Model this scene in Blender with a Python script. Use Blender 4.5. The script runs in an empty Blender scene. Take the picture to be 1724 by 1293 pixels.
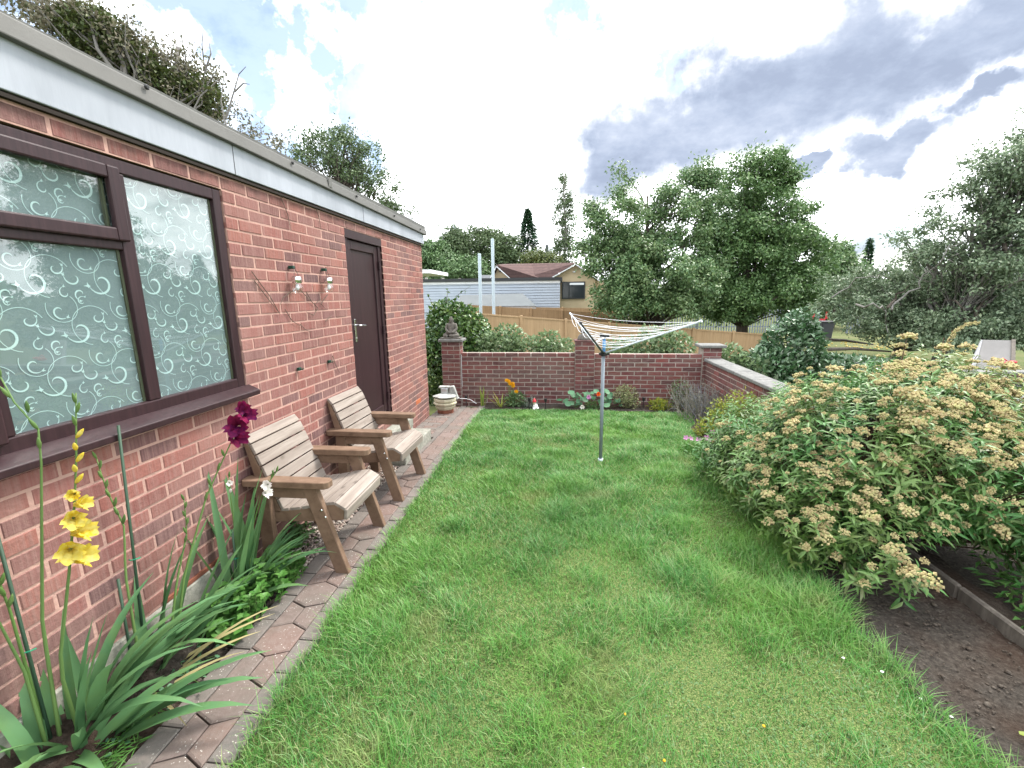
import bpy, math, random
import numpy as np
from mathutils import Vector, Matrix

rng = np.random.default_rng(11)
random.seed(11)
R = math.radians
scn = bpy.context.scene
COL = scn.collection
HC = 1.78                                   # camera height above the path

# ------------------------------------------------------------------ camera
YAW, PITCH, ROLL, HFOV = R(6.061), R(11.403), R(-0.6325), R(98.62)
cam_d = bpy.data.cameras.new('camera')
cam_d.sensor_width = 36
cam_d.lens = 18 / math.tan(HFOV / 2)
cam_d.clip_start, cam_d.clip_end = 0.05, 2000
cam = bpy.data.objects.new('camera', cam_d)
COL.objects.link(cam)
cam.matrix_world = (Matrix.Translation((0, 0, HC)) @ Matrix.Rotation(YAW, 4, 'Z')
                    @ Matrix.Rotation(math.pi / 2 - PITCH, 4, 'X') @ Matrix.Rotation(ROLL, 4, 'Z'))
scn.camera = cam
CAMM = cam.matrix_world.copy()
FPX = 862 / math.tan(HFOV / 2)

def at(u, v, D):
    """world point at depth D (m) for a position measured in the photograph"""
    return np.array(CAMM @ Vector(((u - 862) / FPX * D, -(v - 646.5) / FPX * D, -D)))

def depth_px(p):
    q = CAMM.inverted() @ Vector(p)
    D = -q.z
    if D <= 0.05:
        return -1, 0, 0
    return D, 862 + q.x / D * FPX, 646.5 - q.y / D * FPX

# ------------------------------------------------------------------ light, sky
scn.view_settings.view_transform = 'Standard'
scn.view_settings.look = 'None'
scn.view_settings.gamma = 1
scn.view_settings.use_curve_mapping = False
scn.view_settings.exposure = 2.25
SUN = Vector((0.42, 0.40, 0.82)).normalized()
sd = bpy.data.lights.new('sun', 'SUN')
sd.energy = 1.2
sd.angle = R(14)
sd.color = (1, 0.95, 0.87)
so = bpy.data.objects.new('sun', sd)
COL.objects.link(so)
so.rotation_euler = SUN.to_track_quat('Z', 'Y').to_euler()
so.location = (6, 6, 30)

world = bpy.data.worlds.new('World')
scn.world = world
world.use_nodes = True
wn, wl = world.node_tree.nodes, world.node_tree.links
wn.clear()

def N(nodes, typ, **kw):
    n = nodes.new(typ)
    for k, v in kw.items():
        setattr(n, k, v)
    return n

def make_sky():
    L = wl.new
    out = N(wn, 'ShaderNodeOutputWorld')
    tc = N(wn, 'ShaderNodeTexCoord')
    sky = N(wn, 'ShaderNodeTexSky', sky_type='NISHITA', sun_disc=False)
    sky.sun_elevation = math.asin(SUN.z)
    sky.sun_rotation = math.atan2(SUN.x, SUN.y)
    bg_sky = N(wn, 'ShaderNodeBackground')
    bg_sky.inputs['Strength'].default_value = 0.05
    L(sky.outputs[0], bg_sky.inputs[0])

    def math_(op, a, b=None, c=None, clamp=False):
        n = N(wn, 'ShaderNodeMath', operation=op, use_clamp=clamp)
        for i, x in enumerate((a, b, c)):
            if x is None:
                continue
            if isinstance(x, (int, float)):
                n.inputs[i].default_value = x
            else:
                L(x, n.inputs[i])
        return n.outputs[0]

    def noise(scale, detail, rough=.55, off=(0, 0, 0), vec=None):
        mp = N(wn, 'ShaderNodeMapping')
        mp.inputs['Location'].default_value = off
        L(vec, mp.inputs[0])
        n = N(wn, 'ShaderNodeTexNoise')
        n.inputs['Scale'].default_value = scale
        n.inputs['Detail'].default_value = detail
        n.inputs['Roughness'].default_value = rough
        L(mp.outputs[0], n.inputs['Vector'])
        return n

    def ramp(v, lo, hi):
        n = N(wn, 'ShaderNodeMapRange', interpolation_type='SMOOTHSTEP')
        L(v, n.inputs[0])
        n.inputs[1].default_value, n.inputs[2].default_value = lo, hi
        return n.outputs[0]
    g = tc.outputs['Generated']
    # clouds lie on a layer overhead: direction -> point on that layer
    sep = N(wn, 'ShaderNodeSeparateXYZ')
    L(g, sep.inputs[0])
    den = math_('ADD', math_('MAXIMUM', sep.outputs[2], 0.0), 0.32)
    cmb = N(wn, 'ShaderNodeCombineXYZ')
    L(math_('DIVIDE', sep.outputs[0], den), cmb.inputs[0])
    L(math_('DIVIDE', sep.outputs[1], den), cmb.inputs[1])
    layer = cmb.outputs[0]
    warp = noise(6, 6, .62, vec=g)
    sub = N(wn, 'ShaderNodeVectorMath', operation='SUBTRACT')
    L(warp.outputs['Color'], sub.inputs[0])
    sub.inputs[1].default_value = (.5, .5, .5)
    sc = N(wn, 'ShaderNodeVectorMath', operation='SCALE')
    L(sub.outputs[0], sc.inputs[0])
    sc.inputs['Scale'].default_value = .22
    add = N(wn, 'ShaderNodeVectorMath', operation='ADD')
    L(g, add.inputs[0])
    L(sc.outputs[0], add.inputs[1])
    d = add.outputs[0]

    def blob(az, el, raz, rel, tilt=0, cap=2.0):
        """soft patch of cloud round a compass direction (deg; az from +Y towards +X)"""
        a, e, t = R(az), R(el), R(tilt)
        A = Vector((math.cos(a), -math.sin(a), 0))
        C = Vector((math.sin(a) * math.cos(e), math.cos(a) * math.cos(e), math.sin(e)))
        B = A.cross(C) * 1.0
        if B.z < 0:
            B = -B
        A2 = (A * math.cos(t) + B * math.sin(t)) / math.sin(R(raz))
        B2 = (-A * math.sin(t) + B * math.cos(t)) / math.sin(R(rel))
        outs = []
        for v in (A2, B2, C):
            n = N(wn, 'ShaderNodeVectorMath', operation='DOT_PRODUCT')
            L(d, n.inputs[0])
            n.inputs[1].default_value = v
            outs.append(n.outputs['Value'])
        r2 = math_('ADD', math_('MULTIPLY', outs[0], outs[0]), math_('MULTIPLY', outs[1], outs[1]))
        val = math_('MINIMUM', math_('SUBTRACT', 1.0, math_('SQRT', r2)), cap)
        return math_('SUBTRACT', val, math_('MULTIPLY', math_('LESS_THAN', outs[2], 0.0), 5.0))

    def union(lst):
        r = lst[0]
        for x in lst[1:]:
            r = math_('MAXIMUM', r, x)
        return r
    n1 = noise(1.5, 9, .6, (3.1, 1.7, 0), layer).outputs[0]
    n2 = noise(1.1, 8, .58, (7.7, 4.2, 0), layer).outputs[0]
    nd = noise(9, 6, .6, (1, 2, 3), g).outputs[0]
    front = math_('MULTIPLY', ramp(sep.outputs[1], -.35, .15), 1.0)
    rest = math_('SUBTRACT', 1.0, front)
    grey = union([blob(*b) for b in GREY])
    grey = math_('ADD', grey, math_('MULTIPLY', math_('SUBTRACT', nd, .5), .75))
    grey_m = ramp(grey, -.02, .46)
    grey_o = math_('MULTIPLY', ramp(n1, .52, .66), rest)
    grey_m = math_('MAXIMUM', grey_m, grey_o)
    blue = union([blob(*b) for b in BLUE])
    blue = math_('ADD', blue, math_('ADD', .14, math_('MULTIPLY', math_('SUBTRACT', n2, .5), 1.5)))
    blue_m = math_('MULTIPLY', ramp(blue, -.02, .55), math_('SUBTRACT', 1.15, ramp(nd, .42, .68), None, True))
    blue_o = math_('MULTIPLY', ramp(n2, .50, .64), rest)
    blue_m = math_('MAXIMUM', blue_m, blue_o)
    # cloud colour: bright veil against grey undersides
    cr = N(wn, 'ShaderNodeValToRGB')
    el = cr.color_ramp.elements
    el[0].position, el[0].color = 0, (.95, .98, 1.0, 1)
    el[1].position, el[1].color = 1, (.098, .115, .152, 1)
    for p_, c_ in ((.14, (.32, .33, .345, 1)), (.32, (.205, .219, .244, 1)), (.56, (.150, .168, .205, 1)), (.80, (.118, .137, .176, 1))):
        el.new(p_).color = c_
    n3 = noise(4.2, 8, .62, (2.2, 9.1, 0), layer).outputs[0]
    shade = math_('ADD', math_('MULTIPLY', n3, 1.9), math_('MULTIPLY', n1, .5))
    mod = math_('MULTIPLY', grey_m, math_('SUBTRACT', shade, .40), clamp=True)
    # thin pale grey variation in the bright veil
    veil = math_('MULTIPLY', ramp(n3, .48, .72), .15)
    mod = math_('MAXIMUM', mod, veil)
    L(mod, cr.inputs[0])
    bg_c = N(wn, 'ShaderNodeBackground')
    L(cr.outputs[0], bg_c.inputs[0])
    bg_c.inputs['Strength'].default_value = 1.0
    mix = N(wn, 'ShaderNodeMixShader')
    keep = math_('MULTIPLY', blue_m, math_('SUBTRACT', 1.0, grey_m))
    L(math_('MULTIPLY', keep, .92), mix.inputs[0])
    L(bg_c.outputs[0], mix.inputs[1])
    L(bg_sky.outputs[0], mix.inputs[2])
    L(mix.outputs[0], out.inputs[0])

# (azimuth, elevation, half-width, half-height, tilt) of the grey and blue patches of the sky
GREY = [(6.7, 15.3, 6.8, 5.2, 21), (13.8, 17.6, 10.2, 6.0, 14), (21.9, 18.0, 10.6, 6.2, 6), (28.7, 19.4, 8.2, 5.8, 2), (34.1, 19.3, 7.2, 3.8, 0),
        (38.0, 20.1, 5.6, 3.6, 8), (32.6, 13.0, 5.6, 1.8, 8), (38.7, 15.3, 3.6, 1.8, 14), (5.1, 13.3, 4.2, 2.8, 0), (26.4, 11.7, 2.0, 1.1, 0),
        (-22.7, 21.7, 3.2, 4.0, -30, .10), (-5.8, 26.5, 3.6, 1.4, -35, .06), (30.9, 4.4, 3.6, 1.2, 0, .3), (-11.5, 7.8, 2.2, 1.1, 0, .2), (41.5, 21.5, 4.6, 4.2, 0), (60, 34, 14, 8, 20)]
BLUE = [(-34.0, 24.0, 11, 8.8, 12), (-30.5, 20.0, 7, 7.0, 9), (-38.5, 26.5, 7.5, 6, 14), (-24, 16, 4, 3, 0), (-45, 20, 7, 4, 0), (.6, 28.4, 5.0, 3.2, 0), (-25.2, 27.6, 6.8, 2.8, 9),
        (11.0, 22.4, 2.4, .8, 0), (-12.1, 12.2, 3.0, .8, 0), (31.6, 4.3, 5.5, 2.6, 0), (-16.4, 29.5, 4.4, 2.0, 5), (-50, 24, 5.5, 4.2, 19), (-58, 30, 8, 8, 0), (14, 42, 8, 5, 0)]
make_sky()

# ------------------------------------------------------------------ materials
def col4(c):
    return (c[0], c[1], c[2], 1)

class Mat:
    def __init__(s, name):
        s.m = bpy.data.materials.new(name)
        s.m.use_nodes = True
        s.nt = s.m.node_tree
        s.n, s.l = s.nt.nodes, s.nt.links
        s.bsdf = s.n['Principled BSDF']
        s.out = s.n['Material Output']
        s._pos = None

    def node(s, typ, ins=None, **kw):
        n = s.n.new(typ)
        for k, v in kw.items():
            setattr(n, k, v)
        for k, v in (ins or {}).items():
            if isinstance(v, bpy.types.NodeSocket):
                s.l.new(v, n.inputs[k])
            else:
                n.inputs[k].default_value = v
        return n

    def pos(s):
        if s._pos is None:
            s._pos = s.node('ShaderNodeNewGeometry')
        return s._pos.outputs['Position']

    def noise(s, scale, detail=4, rough=.55, stretch=None, off=(0, 0, 0)):
        mp = s.node('ShaderNodeMapping', {'Vector': s.pos(), 'Location': off, 'Scale': stretch or (1, 1, 1)})
        return s.node('ShaderNodeTexNoise', {'Vector': mp.outputs[0], 'Scale': scale, 'Detail': detail, 'Roughness': rough}).outputs[0]

    def rand(s):
        g = s.node('ShaderNodeNewGeometry')
        o = s.node('ShaderNodeObjectInfo')
        a = s.node('ShaderNodeMath', {0: g.outputs['Random Per Island'], 1: o.outputs['Random']}, operation='ADD')
        return s.node('ShaderNodeMath', {0: a.outputs[0]}, operation='FRACT').outputs[0]

    def ramp(s, fac, stops, const=False):
        r = s.node('ShaderNodeValToRGB', {'Fac': fac})
        cr = r.color_ramp
        if const:
            cr.interpolation = 'CONSTANT'
        n = len(stops)
        if not isinstance(stops[0][0], (tuple, list)):
            stops = [(c, i / max(1, n - 1)) for i, c in enumerate(stops)]
        cr.elements[0].position, cr.elements[0].color = stops[0][1], col4(stops[0][0])
        cr.elements[1].position, cr.elements[1].color = stops[-1][1], col4(stops[-1][0])
        for c, p in stops[1:-1]:
            cr.elements.new(p).color = col4(c)
        return r.outputs[0]

    def mrange(s, v, a, b, c=0, d=1):
        return s.node('ShaderNodeMapRange', {0: v, 1: a, 2: b, 3: c, 4: d}).outputs[0]

    def mix(s, fac, a, b, mode='MIX'):
        n = s.node('ShaderNodeMix', data_type='RGBA', blend_type=mode)
        for i, x in ((0, fac), (6, a), (7, b)):
            if isinstance(x, bpy.types.NodeSocket):
                s.l.new(x, n.inputs[i])
            else:
                n.inputs[i].default_value = col4(x) if i else x
        return n.outputs[2]

    def bump(s, h, strength=.3, dist=.01):
        b = s.node('ShaderNodeBump', {'Height': h, 'Strength': strength, 'Distance': dist})
        s.l.new(b.outputs[0], s.bsdf.inputs['Normal'])

    def fin(s, color, rough=.7, spec=.3, metal=0, trans=0):
        i = s.bsdf.inputs
        for k, v in (('Base Color', color), ('Roughness', rough), ('Specular IOR Level', spec), ('Metallic', metal)):
            if isinstance(v, bpy.types.NodeSocket):
                s.l.new(v, i[k])
            else:
                i[k].default_value = col4(v) if k == 'Base Color' else v
        if trans:
            t = s.node('ShaderNodeBsdfTranslucent')
            if isinstance(color, bpy.types.NodeSocket):
                s.l.new(s.mix(.5, color, (.5, .62, .15), 'MULTIPLY') if False else color, t.inputs[0])
            else:
                t.inputs[0].default_value = col4(color)
            mx = s.node('ShaderNodeMixShader', {0: trans, 1: s.bsdf.outputs[0], 2: t.outputs[0]})
            s.l.new(mx.outputs[0], s.out.inputs[0])
        return s.m

def simple(name, c, rough=.6, spec=.3, metal=0, c2=None, scale=12, bump=0, stretch=None, trans=0):
    m = Mat(name)
    col = c
    if c2:
        col = m.ramp(m.noise(scale, 5, .6, stretch), [(c, .3), (c2, .7)])
    if bump:
        m.bump(m.noise(scale * 6, 4, .6, stretch), bump, .01)
    return m.fin(col, rough, spec, metal, trans)

def leafmat(name, cols, trans=.28, rough=.5, spec=.3, patch=1.2, pc=None, pamt=.5):
    m = Mat(name)
    c = m.ramp(m.rand(), cols)
    if pc:
        f = m.mrange(m.noise(patch, 3, .6), .45, .68, 0, pamt)
        c = m.mix(f, c, pc)
    return m.fin(c, rough, spec, 0, trans)

def brickmat(name, cols, dirt, streak, wear=.35, eaves=False):
    m = Mat(name)
    c = m.ramp(m.rand(), cols)
    n1 = m.noise(60, 5, .65)
    n2 = m.noise(30, 4, .6, streak)
    c = m.mix(m.mrange(n2, .42, .66, 0, .55), c, dirt)
    c = m.mix(m.mrange(n1, .5, .75, 0, .4), c, tuple(x * .55 for x in cols[0]))
    c = m.mix(m.mrange(m.noise(1.3, 4, .6), .45, .75, 0, wear), c, dirt)
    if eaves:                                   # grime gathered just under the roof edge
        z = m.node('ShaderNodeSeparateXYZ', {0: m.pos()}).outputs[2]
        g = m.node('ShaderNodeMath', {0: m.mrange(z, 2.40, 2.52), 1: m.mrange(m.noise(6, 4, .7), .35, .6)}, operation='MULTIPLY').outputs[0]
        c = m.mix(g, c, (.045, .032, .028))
        lo = m.node('ShaderNodeMath', {0: m.mrange(z, .75, .2), 1: m.mrange(m.noise(3.5, 5, .65), .35, .7, 0, .55)}, operation='MULTIPLY').outputs[0]
        c = m.mix(lo, c, (.105, .085, .068))
    h = m.node('ShaderNodeMath', {0: n1, 1: n2}, operation='ADD').outputs[0]
    m.bump(h, .55, .006)
    return m.fin(c, .92, .15)

M = {}
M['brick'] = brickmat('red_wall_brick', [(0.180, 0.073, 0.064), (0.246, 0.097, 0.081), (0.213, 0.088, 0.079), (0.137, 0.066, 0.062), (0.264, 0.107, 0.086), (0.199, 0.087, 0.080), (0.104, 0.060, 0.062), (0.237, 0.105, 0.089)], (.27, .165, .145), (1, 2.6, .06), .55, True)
M['mortar'] = simple('pink_mortar', (.43, .265, .22), .95, .1, 0, (.34, .21, .18), 9, .5)
M['brick_far'] = brickmat('dark_garden_brick', [(.125, .043, .045), (.165, .050, .050), (.105, .045, .045), (.09, .042, .043), (.19, .058, .054), (.13, .058, .050)], (.20, .14, .125), (.3, 1, 1), .5)
M['mortar_far'] = simple('grey_mortar', (.40, .35, .315), .95, .1, 0, (.27, .24, .215), 7, .4)
M['fascia'] = simple('white_painted_fascia', (.335, .355, .40), .55, .3, 0, (.245, .262, .295), 2.2, .12, (1, 2.2, .5))
M['trim'] = simple('grey_felt_trim', (.115, .112, .105), .6, .3, 0, (.095, .092, .086), 5, .1)
M['felt'] = simple('roof_felt', (.10, .10, .10), .9, .1, 0, (.14, .14, .13), 8, .3)
M['soffit'] = simple('dark_gap', (.03, .025, .022), .9, .1)
def rosewood():
    m = Mat('rosewood_plastic')
    n = m.noise(20, 5, .6, (3, 3, .15))
    c = m.ramp(n, [((.018, .0080, .0100), .3), ((.036, .0165, .0195), .7)])
    return m.fin(c, .42, .28)
M['rosewood'] = rosewood()
def film():
    m = Mat('frosted_film')
    c = m.ramp(m.noise(2.5, 3), [((.125, .165, .172), .3), ((.16, .205, .212), .7)])
    return m.fin(c, .5, .3)
M['film'] = film()
M['scroll'] = simple('white_scroll_print', (.40, .52, .52), .5, .3)
M['spacer'] = simple('green_grey_spacer', (.09, .10, .06), .6, .3)
def glass(name, r0=.055, k=.50):
    """clear pane: Schlick reflection that is the same from both faces"""
    m = Mat(name)
    g = m.node('ShaderNodeBsdfGlossy', {'Roughness': .012, 'Color': (1, 1, 1, 1)})
    t = m.node('ShaderNodeBsdfTransparent', {'Color': (.97, .99, .985, 1)})
    geo = m.node('ShaderNodeNewGeometry')
    dt = m.node('ShaderNodeVectorMath', {0: geo.outputs['Incoming'], 1: geo.outputs['Normal']}, operation='DOT_PRODUCT')
    ab = m.node('ShaderNodeMath', {0: dt.outputs['Value']}, operation='ABSOLUTE')
    iv = m.node('ShaderNodeMath', {0: 1.0, 1: ab.outputs[0]}, operation='SUBTRACT')
    p5 = m.node('ShaderNodeMath', {0: iv.outputs[0], 1: 4.0}, operation='POWER')
    f = m.node('ShaderNodeMath', {0: p5.outputs[0], 1: k, 2: r0}, operation='MULTIPLY_ADD', use_clamp=True)
    mx = m.node('ShaderNodeMixShader', {0: f.outputs[0], 1: t.outputs[0], 2: g.outputs[0]})
    m.l.new(mx.outputs[0], m.out.inputs[0])
    return m.m
M['glass'] = glass('window_glass')
M['jar'] = glass('jar_glass', .10, .7)
M['newbrick'] = simple('orange_brick', (.40, .125, .055), .9, .15, 0, (.33, .10, .05), 20, .3)
M['chrome'] = simple('chrome', (.75, .75, .76), .18, .5, 1)
M['alu'] = simple('brushed_aluminium', (.60, .63, .66), .38, .5, 1, (.5, .53, .56), 20)
M['darkmetal'] = simple('dark_metal', (.03, .033, .036), .5, .4)
M['black'] = simple('black_plastic', (.012, .012, .013), .5, .4)
M['polegrey'] = simple('grey_coated_tube', (.20, .23, .26), .42, .4, 0, (.17, .20, .23), 12)
M['polelight'] = simple('pale_tube', (.55, .62, .68), .4, .4)
M['polblue'] = simple('blue_plastic', (.10, .28, .55), .45, .4)
M['cord'] = simple('white_washing_line', (.68, .69, .72), .5, .3)
def wood(name, c1, c2, c3, stretch, knots=True, rough=.75):
    m = Mat(name)
    n = m.noise(22, 6, .65, stretch)
    b = m.noise(3.2, 3, .6)
    c = m.ramp(n, [(c1, .28), (c2, .55), (c3, .78)])
    c = m.mix(m.mrange(m.rand(), 0, 1, 0, .35), c, tuple(x * .72 for x in c2))
    c = m.mix(m.mrange(b, .45, .75, 0, .35), c, c1)
    if knots:
        v = m.node('ShaderNodeTexVoronoi', {'Vector': m.node('ShaderNodeMapping', {'Vector': m.pos(), 'Scale': tuple(.6 + .4 * (s > .5) for s in stretch)}).outputs[0], 'Scale': 7.5})
        c = m.mix(m.mrange(v.outputs['Distance'], .05, .16, .6, 0), c, tuple(x * .45 for x in c1))
    m.bump(n, .25, .004)
    return m.fin(c, rough, .2)
M['slat'] = wood('weathered_slat_wood', (.15, .118, .098), (.265, .225, .195), (.37, .335, .30), (1, .07, 1))
M['frame'] = wood('brown_stained_wood', (.105, .064, .042), (.185, .118, .080), (.24, .16, .112), (.5, 1, .5))
M['fence'] = wood('new_fence_wood', (.34, .22, .12), (.42, .285, .165), (.48, .34, .21), (1, 1, .05), False)
M['fence2'] = wood('older_fence_wood', (.24, .15, .08), (.31, .20, .11), (.36, .24, .135), (1, 1, .05), False)
M['greyfence'] = wood('grey_fence_wood', (.26, .24, .22), (.34, .32, .30), (.40, .38, .36), (1, 1, .05), False)
M['postgrey'] = wood('grey_post_wood', (.20, .20, .21), (.28, .28, .29), (.34, .34, .35), (1, 1, .05), False)
M['log'] = wood('old_log_bark', (.06, .05, .045), (.11, .095, .08), (.17, .15, .13), (1, 1, .3), False)
def stone(name, c1, c2, c3, scale=14, bump=.6):
    m = Mat(name)
    n = m.noise(scale, 7, .7)
    b = m.noise(scale * .22, 4, .6)
    c = m.ramp(n, [(c1, .32), (c2, .5), (c3, .7)])
    c = m.mix(m.mrange(b, .45, .7, 0, .55), c, c1)
    m.bump(n, bump, .012)
    return m.fin(c, .95, .15)
M['concrete'] = stone('mossy_concrete', (.16, .165, .135), (.26, .255, .22), (.36, .345, .30), 22)
M['coping'] = stone('grey_coping', (.115, .115, .112), (.17, .168, .162), (.225, .22, .21), 20)
M['statue'] = stone('weathered_stone', (.075, .067, .06), (.13, .118, .105), (.19, .175, .155), 30)
M['cream'] = stone('cream_stone', (.40, .36, .25), (.55, .51, .38), (.62, .58, .46), 12, .3)
M['slatestone'] = stone('pale_rock', (.22, .22, .21), (.38, .38, .36), (.55, .54, .51), 9)
M['terracotta'] = simple('terracotta', (.21, .075, .045), .8, .2, 0, (.15, .06, .04), 14, .2)
def paver(name, cols, spec=.15):
    m = Mat(name)
    c = m.ramp(m.rand(), cols)
    n = m.noise(35, 6, .7)
    c = m.mix(m.mrange(n, .42, .7, 0, .55), c, (.21, .17, .155))
    c = m.mix(m.mrange(m.noise(3, 4, .6), .45, .7, 0, .6), c, (.12, .11, .095))
    v = m.node('ShaderNodeTexVoronoi', {'Vector': m.pos(), 'Scale': 62}).outputs['Distance']
    k = m.mrange(m.noise(9, 2), .4, .6, 0, 1)
    f = m.node('ShaderNodeMath', {0: m.mrange(v, .12, .2, .75, 0), 1: k}, operation='MULTIPLY').outputs[0]
    c = m.mix(f, c, (.60, .57, .52))
    m.bump(n, .5, .006)
    return m.fin(c, .9, spec)
M['paver'] = paver('worn_red_paver', [(0.143, 0.102, 0.088), (0.169, 0.115, 0.098), (0.133, 0.102, 0.090), (0.166, 0.124, 0.110)])
M['paver_edge'] = paver('grey_edge_paver', [(0.125, 0.111, 0.100), (0.153, 0.135, 0.121), (0.116, 0.108, 0.098)])
M['joint'] = simple('sandy_joint', (.05, .045, .036), 1, .05, 0, (.085, .075, .055), 30, .5)
def soil():
    m = Mat('dark_soil')
    n = m.noise(45, 7, .7)
    c = m.ramp(n, [((.028, .024, .021), .3), ((.072, .062, .053), .55), ((.13, .115, .10), .75)])
    c = m.mix(m.mrange(m.noise(1.5, 3), .45, .6, 0, .5), c, (.060, .033, .022))
    m.bump(n, 1, .03)
    return m.fin(c, 1, .05)
M['soil'] = soil()
M['clod'] = simple('soil_clod', (.055, .042, .033), 1, .05, 0, (.11, .095, .08), 40, .6)
def gravelmat():
    m = Mat('mixed_gravel')
    c = m.ramp(m.rand(), [(.12, .085, .07), (.30, .24, .20), (.17, .12, .10), (.42, .37, .32), (.10, .085, .08), (.24, .17, .14), (.50, .46, .41)])
    m.bump(m.noise(160, 3), .2, .003)
    return m.fin(c, .75, .3)
M['gravel'] = gravelmat()
def lawnmat():
    m = Mat('lawn_base')
    c = m.ramp(m.noise(150, 5, .75), [((.020, .045, .012), .36), ((.075, .115, .035), .5), ((.24, .24, .10), .64)])
    m.bump(m.noise(90, 4), .6, .02)
    return m.fin(c, 1, .05)
M['lawn'] = lawnmat()
def grassmat():
    m = Mat('grass_blades')
    c = m.ramp(m.rand(), [(.042, .150, .026), (.082, .258, .044), (.064, .218, .048), (.132, .335, .066), (.056, .198, .044), (.190, .345, .085), (.33, .34, .17), (.15, .33, .13)])
    f = m.mrange(m.noise(1.0, 4, .6), .45, .64, 0, .7)
    c = m.mix(f, c, (.150, .310, .050))
    f2 = m.mrange(m.noise(1.7, 4, .65, None, (4, 2, 0)), .58, .72, 0, .65)
    c = m.mix(f2, c, (.30, .285, .125))
    f3 = m.mrange(m.noise(.8, 3, .6, None, (9, 5, 0)), .5, .66, 0, .4)
    c = m.mix(f3, c, (.030, .140, .036))
    return m.fin(c, .42, .35, 0, .3)
M['grass'] = grassmat()
M['clover'] = leafmat('clover_leaf', [(0.040, 0.104, 0.028), (0.068, 0.152, 0.040), (0.096, 0.176, 0.056)])
M['terrain'] = simple('rough_ground', (.055, .085, .026), 1, .05, 0, (.10, .10, .045), .5, .3)
M['fieldgrass'] = simple('mown_field', (.075, .10, .038), 1, .05, 0, (.13, .125, .065), .9, .3)
M['bark'] = simple('tree_bark', (.055, .045, .038), .95, .1, 0, (.10, .085, .07), 10, .6, (1, 1, .3))
M['bark_pale'] = simple('grey_bark', (.13, .12, .11), .95, .1, 0, (.21, .20, .19), 8, .5, (1, 1, .3))
M['twig'] = simple('dry_twig', (.10, .075, .06), .9, .1, 0, (.16, .12, .10), 30)
M['leaf_apple'] = leafmat('apple_leaves', [(0.068, 0.137, 0.052), (0.107, 0.192, 0.074), (0.082, 0.155, 0.064), (0.139, 0.226, 0.091), (0.211, 0.289, 0.126), (0.094, 0.162, 0.078)], .22, .45, .35, .8, (.085, .11, .032), .4)
M['leaf_pear'] = leafmat('pear_leaves', [(0.066, 0.128, 0.045), (0.103, 0.192, 0.064), (0.084, 0.155, 0.054), (0.138, 0.229, 0.081), (0.187, 0.275, 0.101)], .22, .42, .38, .8, (.055, .12, .028), .4)
M['leaf_right'] = leafmat('grey_green_leaves', [(0.099, 0.151, 0.090), (0.151, 0.208, 0.123), (0.119, 0.178, 0.103), (0.209, 0.278, 0.169), (0.316, 0.369, 0.247)], .22, .42, .4, .8, (.08, .11, .045), .4)
M['leaf_dark'] = leafmat('dark_leaves', [(0.063, 0.119, 0.047), (0.095, 0.169, 0.065), (0.136, 0.222, 0.085), (0.075, 0.141, 0.060)], .15, .5, .3, .4, (.045, .075, .028), .5)
M['leaf_brown'] = leafmat('brownish_hawthorn_leaves', [(0.121, 0.121, 0.074), (0.164, 0.150, 0.095), (0.143, 0.122, 0.088), (0.107, 0.128, 0.066), (0.214, 0.186, 0.139)], .2, .55, .25)
M['leaf_ivy_tree'] = leafmat('ivy_in_tree', [(0.060, 0.090, 0.026), (0.090, 0.114, 0.036), (0.072, 0.106, 0.031), (0.132, 0.144, 0.048)], .2, .45, .3)
M['leaf_mid'] = leafmat('mid_green_leaves', [(0.065, 0.103, 0.046), (0.089, 0.137, 0.058), (0.115, 0.158, 0.070), (0.074, 0.118, 0.055)], .2, .5, .3)
M['conifer'] = leafmat('conifer_needles', [(0.031, 0.074, 0.041), (0.046, 0.102, 0.053), (0.060, 0.123, 0.060)], .1, .6, .2)
M['ivy'] = leafmat('glossy_ivy', [(0.025, 0.071, 0.018), (0.040, 0.101, 0.025), (0.063, 0.138, 0.034), (0.149, 0.230, 0.057), (0.052, 0.115, 0.032)], .2, .3, .5, 1.3, (.12, .19, .045), .45)
M['bramble'] = leafmat('bramble_leaves', [(0.108, 0.181, 0.074), (0.151, 0.230, 0.100), (0.200, 0.268, 0.133), (0.083, 0.145, 0.060), (0.249, 0.305, 0.170)], .25, .4, .4)
M['camellia'] = leafmat('glossy_camellia', [(0.032, 0.087, 0.032), (0.046, 0.108, 0.044), (0.066, 0.139, 0.061), (0.140, 0.215, 0.122), (0.051, 0.113, 0.044), (0.181, 0.230, 0.155)], .12, .22, .6)
M['spirea'] = leafmat('spirea_leaves', [(0.039, 0.131, 0.028), (0.060, 0.183, 0.040), (0.050, 0.162, 0.037), (0.090, 0.228, 0.055), (0.150, 0.218, 0.079), (0.070, 0.201, 0.042), (0.132, 0.142, 0.076)], .22, .42, .38, 1.1, (.17, .225, .055), .6)
def headmat():
    m = Mat('dry_flower_head')
    c = m.ramp(m.rand(), [(0.437, 0.342, 0.183), (0.529, 0.444, 0.238), (0.575, 0.504, 0.281), (0.494, 0.492, 0.220), (0.391, 0.300, 0.171), (0.506, 0.516, 0.244), (0.299, 0.216, 0.134)])
    c = m.mix(m.mrange(m.noise(220, 3), .4, .65, 0, .5), c, (.21, .135, .07))
    return m.fin(c, .9, .1, 0, .1)
M['seedhead'] = headmat()
M['stem_brown'] = simple('brown_stem', (.085, .05, .035), .8, .2)
M['glad_leaf'] = leafmat('gladiolus_leaf', [(0.075, 0.177, 0.075), (0.106, 0.226, 0.095), (0.089, 0.198, 0.084), (0.153, 0.296, 0.117)], .3, .5, .3, 7, (.12, .22, .075), .8)
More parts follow.
